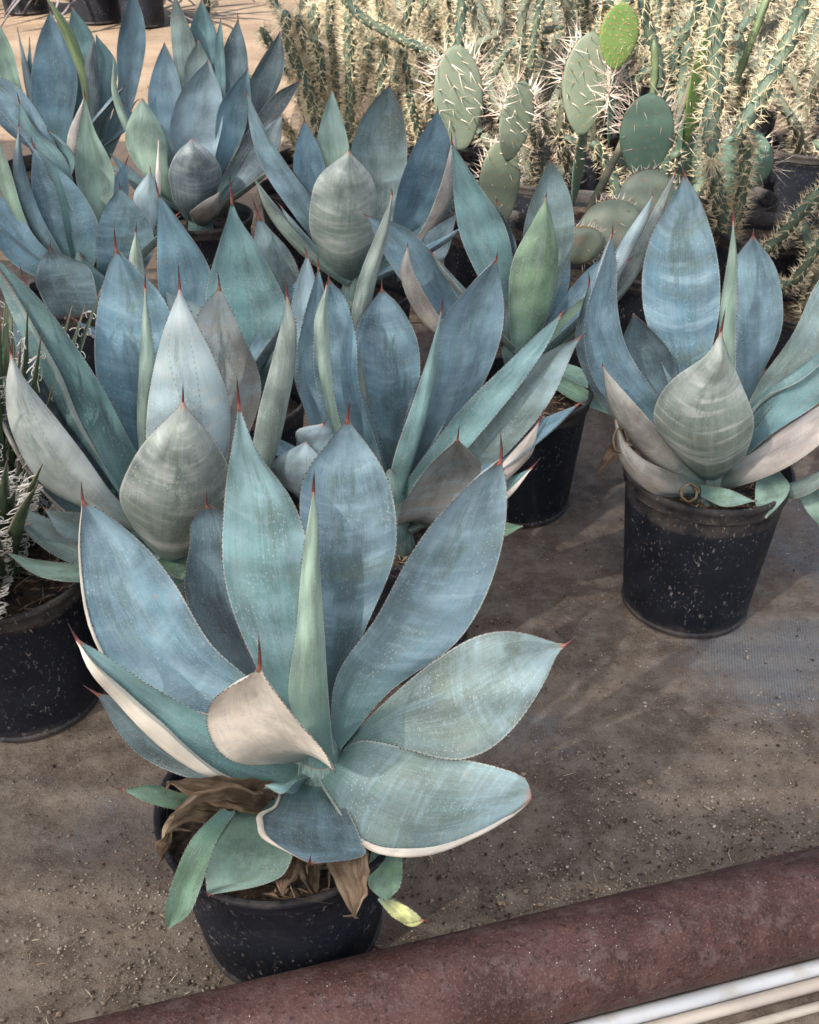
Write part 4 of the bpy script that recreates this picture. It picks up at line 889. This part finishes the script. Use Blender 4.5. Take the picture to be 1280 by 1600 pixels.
# long blue-green diagonal cholla arms over the left cluster
def arm_cholla():
    b = (.18, 3.55)
    root = empty('potted_cholla', (b[0], b[1], 0), 'cholla sending a long blue-green arm down and left over the straw-yellow ones', 'potted cactus', 'spiny cholla cacti standing in black pots in the sun')
    pot_on(root, b[0], b[1], .27, .14, .115, detail=False); rr = random.Random(8); kw = dict(nspine=6, L=.020, nrad=.0007)
    for q, rd in (([(520, -30, 3.2), (560, 22, 3.2), (615, 55, 3.2), (690, 88, 3.2)], .014), ([(716, -60, 3.05), (722, 0, 3.05), (716, 80, 3.05)], .015),
                  ([(690, 88, 3.2), (700, 180, 3.35), (690, 260, 3.5)], .014), ([(855, -40, 3.3), (838, 40, 3.3), (826, 140, 3.3), (835, 230, 3.35)], .012),
                  ([(640, 150, 3.3), (655, 210, 3.35), (665, 260, 3.45)], .013), ([(880, 40, 3.35), (800, 70, 3.35), (770, 120, 3.35)], .011)):
        cholla_branch(root, px_pts(q), rd, rr, **kw)
arm_cholla()
def columns():
    b = (-.32, 3.30)
    root = empty('potted_cholla', (b[0], b[1], 0), 'cluster of dark green columns hung with straw spines, left of the flat pads', 'potted cactus', 'spiny cholla cacti standing in black pots in the sun')
    pot_on(root, b[0], b[1], .27, .14, .115, detail=False); rr = random.Random(14); kw = dict(nspine=10, L=.036, nrad=.0009)
    for q, rd in (([(500, 215, 3.3), (478, 130, 3.27), (452, 70, 3.25), (446, 15, 3.22)], .017), ([(505, 235, 3.3), (498, 150, 3.3), (492, 80, 3.3), (490, 5, 3.3)], .019),
                  ([(540, 250, 3.3), (548, 170, 3.3), (546, 90, 3.3), (545, 10, 3.3)], .016), ([(560, 250, 3.35), (590, 160, 3.35), (600, 60, 3.35), (590, -20, 3.35)], .014),
                  ([(525, 240, 3.3), (525, 130, 3.35), (515, 30, 3.38), (520, -40, 3.38)], .013), ([(620, 250, 3.4), (640, 150, 3.4), (630, 60, 3.4), (650, -30, 3.4)], .013)):
        cholla_branch(root, px_pts(q), rd, rr, **kw)
columns()

# --- prickly pears
def pad_material(name, c1, c2, scar=(.30, .24, .15), amt=.0):
    m, t, b = mat(name); g = N(t); p = g.n('TexCoord').outputs['Object']
    c = g.mix(g.ramp(g.noise(p, 9, 4), .35, .65), c1, c2); c = g.mix(g.ramp(g.noise(p, 55, 4), .5, .75, 0, .4), c, tuple(q * 1.35 for q in c2))
    c = g.mix(g.ramp(g.noise(p, 14, 6, .7), .62 - amt, .75 - amt), c, scar)
    g.l(c, b.inputs['Base Color']); b.inputs['Roughness'].default_value = .55
    g.l(g.bump(g.noise(p, 35, 4), .35, .003), b.inputs['Normal'])
    return m
M_PAD = pad_material('pad_skin', (.120, .150, .100), (.165, .190, .135)); M_PADD = pad_material('pad_skin_dark', (.075, .135, .095), (.11, .175, .125))
M_PADY = pad_material('pad_skin_young', (.085, .155, .032), (.135, .205, .058)); M_PADO = pad_material('pad_skin_corky', (.11, .145, .105), (.165, .185, .135), (.22, .17, .125), .06)
M_AREO = simple('areole_rust', (.22, .12, .06), .9, (.34, .16, .06), 60)
def pad(root, px, py, Y, wpx, hpx, rot=0, yaw=0, tilt=0, m=None, L=.045, nsp=2, seed=1, name='pad', spm=None, th=.11, rimn=9, lump=.03, step=.034, nrad=.0013):
    rr = random.Random(seed); k = depthY(px, py, Y) / FPX; W, H = wpx * k, hpx * k; c = at(px, py, Y)
    Mx = Matrix.Rotation(R(yaw), 3, 'Z') @ Matrix.Rotation(R(tilt), 3, 'X') @ Matrix.Rotation(R(rot), 3, 'Y')
    T = th * W
    def prof(s): return max(.02, math.sin(math.pi * min(1, max(0, s)) ** 1.15)) ** .52
    V, F = [], []; nS, nA = 20, 24
    for i in range(nS + 1):
        s = i / nS; q = prof(s) if 0 < i < nS else .05
        for a in range(nA):
            an = 2 * math.pi * a / nA; ca, sa = math.cos(an), math.sin(an)
            V.append(c + Mx @ Vector((W / 2 * q * math.copysign(abs(ca) ** .9, ca), T / 2 * (q ** .7) * math.copysign(abs(sa) ** .75, sa) * (1 + lump * math.sin(an * 3 + s * 14) ), (s - .5) * H)))
    for i in range(nS):
        for a in range(nA):
            b = (a + 1) % nA; F.append((i * nA + a, i * nA + b, (i + 1) * nA + b, (i + 1) * nA + a))
    F.append(tuple(range(nA))[::-1]); F.append(tuple(nS * nA + a for a in range(nA)))
    o = mesh(name, V, F, m or M_PAD, root); A, D = Acc(), Acc()
    def areole(x, z, face):
        s = z / H + .5; q = prof(s); xx = x / (W / 2 * q) if q > 0 else 0
        if abs(xx) > .97: return
        yy = T / 2 * q ** .7 * (1 - abs(xx) ** 2.4) ** .5; p = c + Mx @ Vector((x, face * yy, z)); nr = Mx @ Vector((xx * .5, face, .15)).normalized()
        e = nr.orthogonal().normalized() * .0028; f = nr.cross(e)
        D.add([p + e, p + f, p - e, p - f, p + nr * .0022], [(0, 1, 4), (1, 2, 4), (2, 3, 4), (3, 0, 4)])
        if s > .22: needles(A, p, (nr + (Mx @ Vector((0, 0, -.35)))).normalized(), rr.choice((nsp, max(0, nsp - 1), nsp, 1)), L, rr, .55, nrad)
    r_ = 0; z = -H / 2 + .1 * H
    while z < H / 2 * .92:
        x = -W / 2 + (step / 2 if r_ % 2 else 0)
        while x < W / 2:
            for f in (-1, 1): areole(x + rr.uniform(-.004, .004), z + rr.uniform(-.004, .004), f)
            x += step
        z += step * .8; r_ += 1
    for i in range(rimn):     # areoles along the upper rim carry the longest spines
        s = .55 + .45 * i / rimn
        for sg in (-1, 1):
            q = prof(s) if s < .99 else .1; p = c + Mx @ Vector((sg * W / 2 * q, 0, (s - .5) * H)); nr = (Mx @ Vector((sg * (1.2 - s), 0, s - .35))).normalized()
            needles(A, p, nr, nsp + 2, L * 1.25, rr, .8, nrad); e = nr.orthogonal().normalized() * .0035; f = nr.cross(e)
            D.add([p + e, p + f, p - e, p - f, p + nr * .004], [(0, 1, 4), (1, 2, 4), (2, 3, 4), (3, 0, 4)])
    tag(A.build('spines', spm or M_SPNW, o, smooth=False), kind='stuff'); tag(D.build('areoles', M_AREO, o), kind='stuff')
    return o
def pear(pos, label):
    root = empty('prickly_pear', (pos[0], pos[1], 0), label, 'potted cactus', 'flat-padded cacti standing in black pots')
    pot_on(root, pos[0], pos[1], .27, .14, .115, detail=False); return root
p1 = pear((.225, 2.95), 'prickly pear with two pale pads on one lower pad, rust tuft on the tilted one')
pad(p1, 780, 292, 2.92, 66, 150, 4, 10, -4, M_PAD, .03, 1, 1)
pad(p1, 717, 155, 2.92, 80, 158, -4, 12, -6, M_PAD, .055, 2, 2)
pad(p1, 806, 190, 2.88, 62, 122, 16, 30, -6, M_PAD, .055, 2, 3)
p2 = pear((.50, 3.12), 'prickly pear topped by a bright lime young pad, bursts of long pale spines')
pad(p2, 905, 255, 3.05, 34, 130, 6, 50, 0, M_PADD, .02, 1, 4)
pad(p2, 916, 133, 3.02, 78, 152, 4, 8, -8, M_PAD, .06, 2, 5)
pad(p2, 955, 165, 2.98, 34, 120, 6, 65, -4, M_PADD, .075, 3, 6, rimn=12)
o_ = pad(p2, 967, 57, 2.96, 66, 98, 4, 14, -4, M_PADY, .010, 2, 7, name='young_pad', spm=M_SPN, step=.017, nrad=.0006); o_['label'] = 'bright lime green young pad'
pad(p2, 942, 20, 3.04, 22, 90, -2, 70, 0, M_PADY, .012, 1, 8, name='young_pad', step=.02)
p3 = pear((.62, 2.66), 'prickly pear with a dark round pad above a corky brown lying pad')
pad(p3, 1008, 318, 2.62, 92, 110, 35, 5, -25, M_PADO, .02, 0, 9, th=.3, lump=.1)
pad(p3, 950, 366, 2.55, 100, 120, 60, -5, -25, M_PADO, .02, 0, 10, th=.4, lump=.14)
pad(p3, 1010, 214, 2.72, 84, 130, 0, -6, -6, M_PADD, .05, 1, 11)
pad(p3, 900, 385, 2.5, 60, 90, 75, 0, 0, M_PADO, .02, 0, 12, th=.5, lump=.15)
p4 = pear((.95, 3.20), 'prickly pear with a dark pad half hidden behind the star-spined stems')
pad(p4, 1160, 255, 3.02, 92, 100, 14, -12, -8, M_PADD, .05, 1, 13)
pad(p4, 1092, 130, 3.08, 50, 190, 8, 42, 0, M_PADY, .03, 1, 14, name='young_pad')
pad(p4, 1080, 235, 3.10, 60, 130, -4, 20, 0, M_PADD, .05, 1, 15)

# woody cactus sticks leaning between the pots
def old_stick(name, q, rads, label):
    V, F = tube(px_pts(q), rads, 9); tag(mesh(name, V, F, M_CHO2), label, 'dry stem')
old_stick('dry_stem', [(905, 385, 2.72), (925, 320, 2.78), (965, 240, 2.88), (985, 190, 2.95)], [.012, .011, .010, .008], 'bare grey-brown stem leaning up to the dark round pad')
old_stick('dry_stem', [(890, 372, 2.66), (945, 345, 2.72), (1000, 290, 2.82), (1030, 240, 2.9)], [.010, .010, .009, .007], 'bare stem lying low over the corky pads')
old_stick('dry_stem', [(1045, 230, 3.0), (1065, 170, 3.05), (1090, 100, 3.1)], [.010, .009, .008], 'straight dry stem behind the dark round pad')

tag(sheet('shaded_litter_bed', -.55, 3.2, 2.9, 5.9, .0095, simple('shade_dark_litter', (.075, .050, .034), .95, (.20, .14, .09), 28, .9, .01), 70, 50, .002, .06), kind='structure')  # litter sheet kept dark to stand in for the shade beneath the cacti
# extra empty pots seen dark between the cacti
for x, y, lb in ((.30, 3.62, 'black pot in the shade behind the pale pads'), (-.13 + .52, 2.62, 'black pot between the green-leaved agave and the corky pads'), (1.25, 2.55, 'black pot behind the agave standing alone, under the spiny branches')):
    r_ = empty('nursery_pot', (x, y, 0), lb, 'pot'); pot_on(r_, x, y, .27, .14, .115, detail=False)

# ------------------------------------------------------------------ far pots with drooping purplish leaves
M_PUR = simple('purplish_strap_leaf', (.13, .10, .12), .6, (.22, .19, .20), 12)
def far_plant(x, y, rp, seed, label, n=34):
    r = random.Random(seed); root = empty('strap_leaf_plant', (x, y, 0), label, 'potted plant', 'far pots with drooping purplish leaves')
    pot_on(root, x, y, .34, rp, rp * .85, detail=False)
    for i in range(n):
        az = r.uniform(0, 6.28); L = r.uniform(.45, .85); el = R(r.uniform(-5, 60)); pts = []; d = Vector((math.cos(az) * math.cos(el), math.sin(az) * math.cos(el), math.sin(el))); p = Vector((x, y, .33)); V, F = [], []
        sd = d.cross(Vector((0, 0, 1))).normalized()
        for k in range(8):
            s = k / 7; w_ = .022 * (1 - s ** 3) + .002; V += [p - sd * w_, p + Vector((0, 0, -.006)), p + sd * w_, p + Vector((0, 0, -.012))]
            p = p + d * L / 7; d = (d + Vector((0, 0, -.16))).normalized()
            if p.z < .03: p.z = .03; d.z = max(d.z, 0)
        for k in range(7):
            a = k * 4; F += [(a, a + 1, a + 5, a + 4), (a + 1, a + 2, a + 6, a + 5), (a + 2, a + 3, a + 7, a + 6), (a + 3, a, a + 4, a + 7)]
        mesh('leaf', V, F, M_PUR, root)
far_plant(-2.62, 8.1, .17, 1, 'leftmost far pot with drooping purplish leaves at the top edge')
far_plant(-2.05, 7.75, .18, 2, 'middle far pot with drooping purplish leaves behind the rearmost agave', 44)
far_plant(-1.72, 7.6, .16, 3, 'large dark blue-black far pot right of the purplish leaves', 10)
far_plant(-.6, 8.9, .17, 4, 'far pot standing alone on the sand beyond the spiny columns', 20)

# ------------------------------------------------------------------ loose matter on the ground
def rock(name, p, r, seed, m, label=None, cat=None, flat=.7):
    rr = random.Random(seed); V, F = [], []; nA, nZ = 10, 7
    for i in range(nZ + 1):
        ph = math.pi * i / nZ
        for a in range(nA):
            an = 2 * math.pi * a / nA; q = r * (1 + rr.uniform(-.22, .22)) if 0 < i < nZ else r * .9
            V.append((p[0] + q * math.sin(ph) * math.cos(an), p[1] + q * math.sin(ph) * math.sin(an), p[2] + q * flat * math.cos(ph)))
    for i in range(nZ):
        for a in range(nA):
            b = (a + 1) % nA; F.append((i * nA + a, (i + 1) * nA + a, (i + 1) * nA + b, i * nA + b))
    o = mesh(name, V, F, m, smooth=True, sharp=35)
    if label: tag(o, label, cat)
    return o
M_ROCK = simple('pinkish_stone', (.36, .24, .20), .9, (.50, .42, .37), 90, .8, .002); M_GRIT = simple('grit', (.17, .13, .10), .95, (.34, .28, .22), 7, 0); M_GRITW = simple('pale_grit', (.62, .57, .50), .9); M_DARKG = simple('dark_grit', (.045, .032, .025), .95)
q_ = PN * .7015 + PD * ((atz(968, 1568, .03)).dot(PD)); rock('stone', (q_.x, q_.y, .036), .0105, 4, M_ROCK, 'small pinkish stone wedged between the rusty pipe and the white tube', 'stone')
q_ = PN * .700 + PD * ((atz(930, 1588, .02)).dot(PD)); rock('stone', (q_.x, q_.y, .031), .0055, 9, simple('cream_stone', (.62, .55, .45), .8), 'tiny cream stone beside the pinkish one, against the white tube', 'stone')
POTS = [p['pot'] for p in PLANTS] + [(-.641, 1.367)]
def free(x, y):
    if any((x - a) ** 2 + (y - b) ** 2 < .118 ** 2 for a, b in POTS): return False
    nn = Vector((x, y, 0)).dot(PN); return not (.670 < nn < .808 or .62 < nn < .675)
def grit(name, m, n, smin, smax, seed, clump=.5, extra=None):
    rr = random.Random(seed); A = Acc(); c = 0
    cl = [(.42, .99, .12), (.30, .90, .10), (.60, 1.10, .12), (.52, .98, .10), (.05, .99, .12), (.2, 1.0, .1), (.75, 1.25, .15), (-.40, .95, .12), (-.36, .83, .1), (.33, 1.12, .1)]
    while c < n:
        if rr.random() < clump: a = rr.choice(cl); x, y = rr.gauss(a[0], a[2]), rr.gauss(a[1], a[2] * .6)
        else: y = rr.uniform(.55, 2.6); x = rr.uniform(-.5, .5) * (y * .9 + .3)
        c += 1
        if not free(x, y) or y > 3.2: continue
        s = rr.uniform(smin, smax) * (1 if rr.random() < .93 else 1.9); z = .009
        e = Vector((rr.uniform(.5, 1.5), 0, 0)) * s; e.rotate(Matrix.Rotation(rr.uniform(0, 6.28), 3, 'Z')); f = Vector((-e.y, e.x, 0)) * rr.uniform(.5, .9); b = Vector((x, y, z - s * .2)); h = Vector((rr.uniform(-.3, .3) * s, rr.uniform(-.3, .3) * s, s * rr.uniform(.5, 1.0)))
        A.add([b + e, b + f, b - e * .8, b - f, b + h + e * .35, b + h - f * .4, b + h + f * .3 - e * .3], [(0, 1, 4), (1, 6, 4), (1, 2, 6), (2, 3, 5), (2, 5, 6), (3, 0, 4), (3, 4, 5), (4, 6, 5)])
    tag(A.build(name, m, None, smooth=False), 'brown grit and crumbs scattered over the weed fabric', None, None, 'stuff')
grit('grit', M_GRIT, 7500, .0006, .0026, 1); grit('gravel', M_DARKG, 3000, .0006, .0026, 2, .55); grit('pebbles', M_GRITW, 1100, .0005, .0015, 3, .6)
def litter(n, seed, m, name):
    rr = random.Random(seed); A = Acc()
    for i in range(n):
        if rr.random() < .55:
            t_ = rr.uniform(-.25, 1.0); p = PN * (.81 + abs(rr.gauss(0, .035))) + PD * t_; x, y = p.x, p.y
        else: y = rr.uniform(.6, 2.4); x = rr.uniform(-.5, .5) * (y * .9 + .3)
        if not free(x, y): continue
        d = Vector((rr.uniform(-1, 1), rr.uniform(-1, 1), 0)).normalized() * rr.uniform(.003, .013); z = .0095
        A.add(*tube([Vector((x, y, z)) - d, Vector((x, y, z + .002)) + Vector((-d.y, d.x, 0)) * rr.uniform(-.3, .3), Vector((x, y, z)) + d], [.0003, rr.uniform(.0004, .0009), .0003], 4))
    tag(A.build(name, m), 'dry straw bits and twigs on the dirt along the rusty pipe', None, None, 'stuff')
litter(700, 4, M_ROOT, 'dry_litter'); litter(160, 5, simple('pale_straw', (.50, .42, .30), .9), 'straw')
# bare crumbly soil under the tubes at the lower right
tag(sheet('dirt', -3.0, 3.0, -1.0, .42, .0105, simple('reddish_dirt', (.26, .17, .12), .95, (.14, .09, .065), 60, .9, .006), 60, 20, .0008, .02), kind='structure')

def clods(n, seed, m, name):
    rr = random.Random(seed); A = Acc(); c = 0
    while c < n:
        c += 1
        if rr.random() < .7: t_ = rr.uniform(-.3, 1.0); p = PN * (.812 + abs(rr.gauss(0, .05))) + PD * t_; x, y = p.x, p.y
        else: y = rr.uniform(.65, 1.6); x = rr.uniform(-.5, .5) * (y * .9 + .3)
        if not free(x, y): continue
        r0 = rr.uniform(.0018, .0050); V, F = [], []; nA = 7
        for i in range(5):
            ph = math.pi * i / 4
            for a in range(nA):
                an = 2 * math.pi * a / nA; q = r0 * rr.uniform(.7, 1.25); V.append((x + q * math.sin(ph) * math.cos(an), y + q * math.sin(ph) * math.sin(an) * .8, .0085 + q * .55 * math.cos(ph)))
        for i in range(4):
            for a in range(nA):
                b = (a + 1) % nA; F.append((i * nA + a, (i + 1) * nA + a, (i + 1) * nA + b, i * nA + b))
        A.add(V, F)
    tag(A.build(name, m), 'crumbly clods and bark chips lying along the rusty pipe', None, None, 'stuff')
clods(260, 12, simple('clod_soil', (.10, .072, .055), .95, (.24, .18, .14), 120, .8, .002), 'soil_clods'); clods(60, 13, simple('bark_chip', (.20, .13, .085), .9, (.34, .25, .17), 90, .6, .002), 'bark_chips')
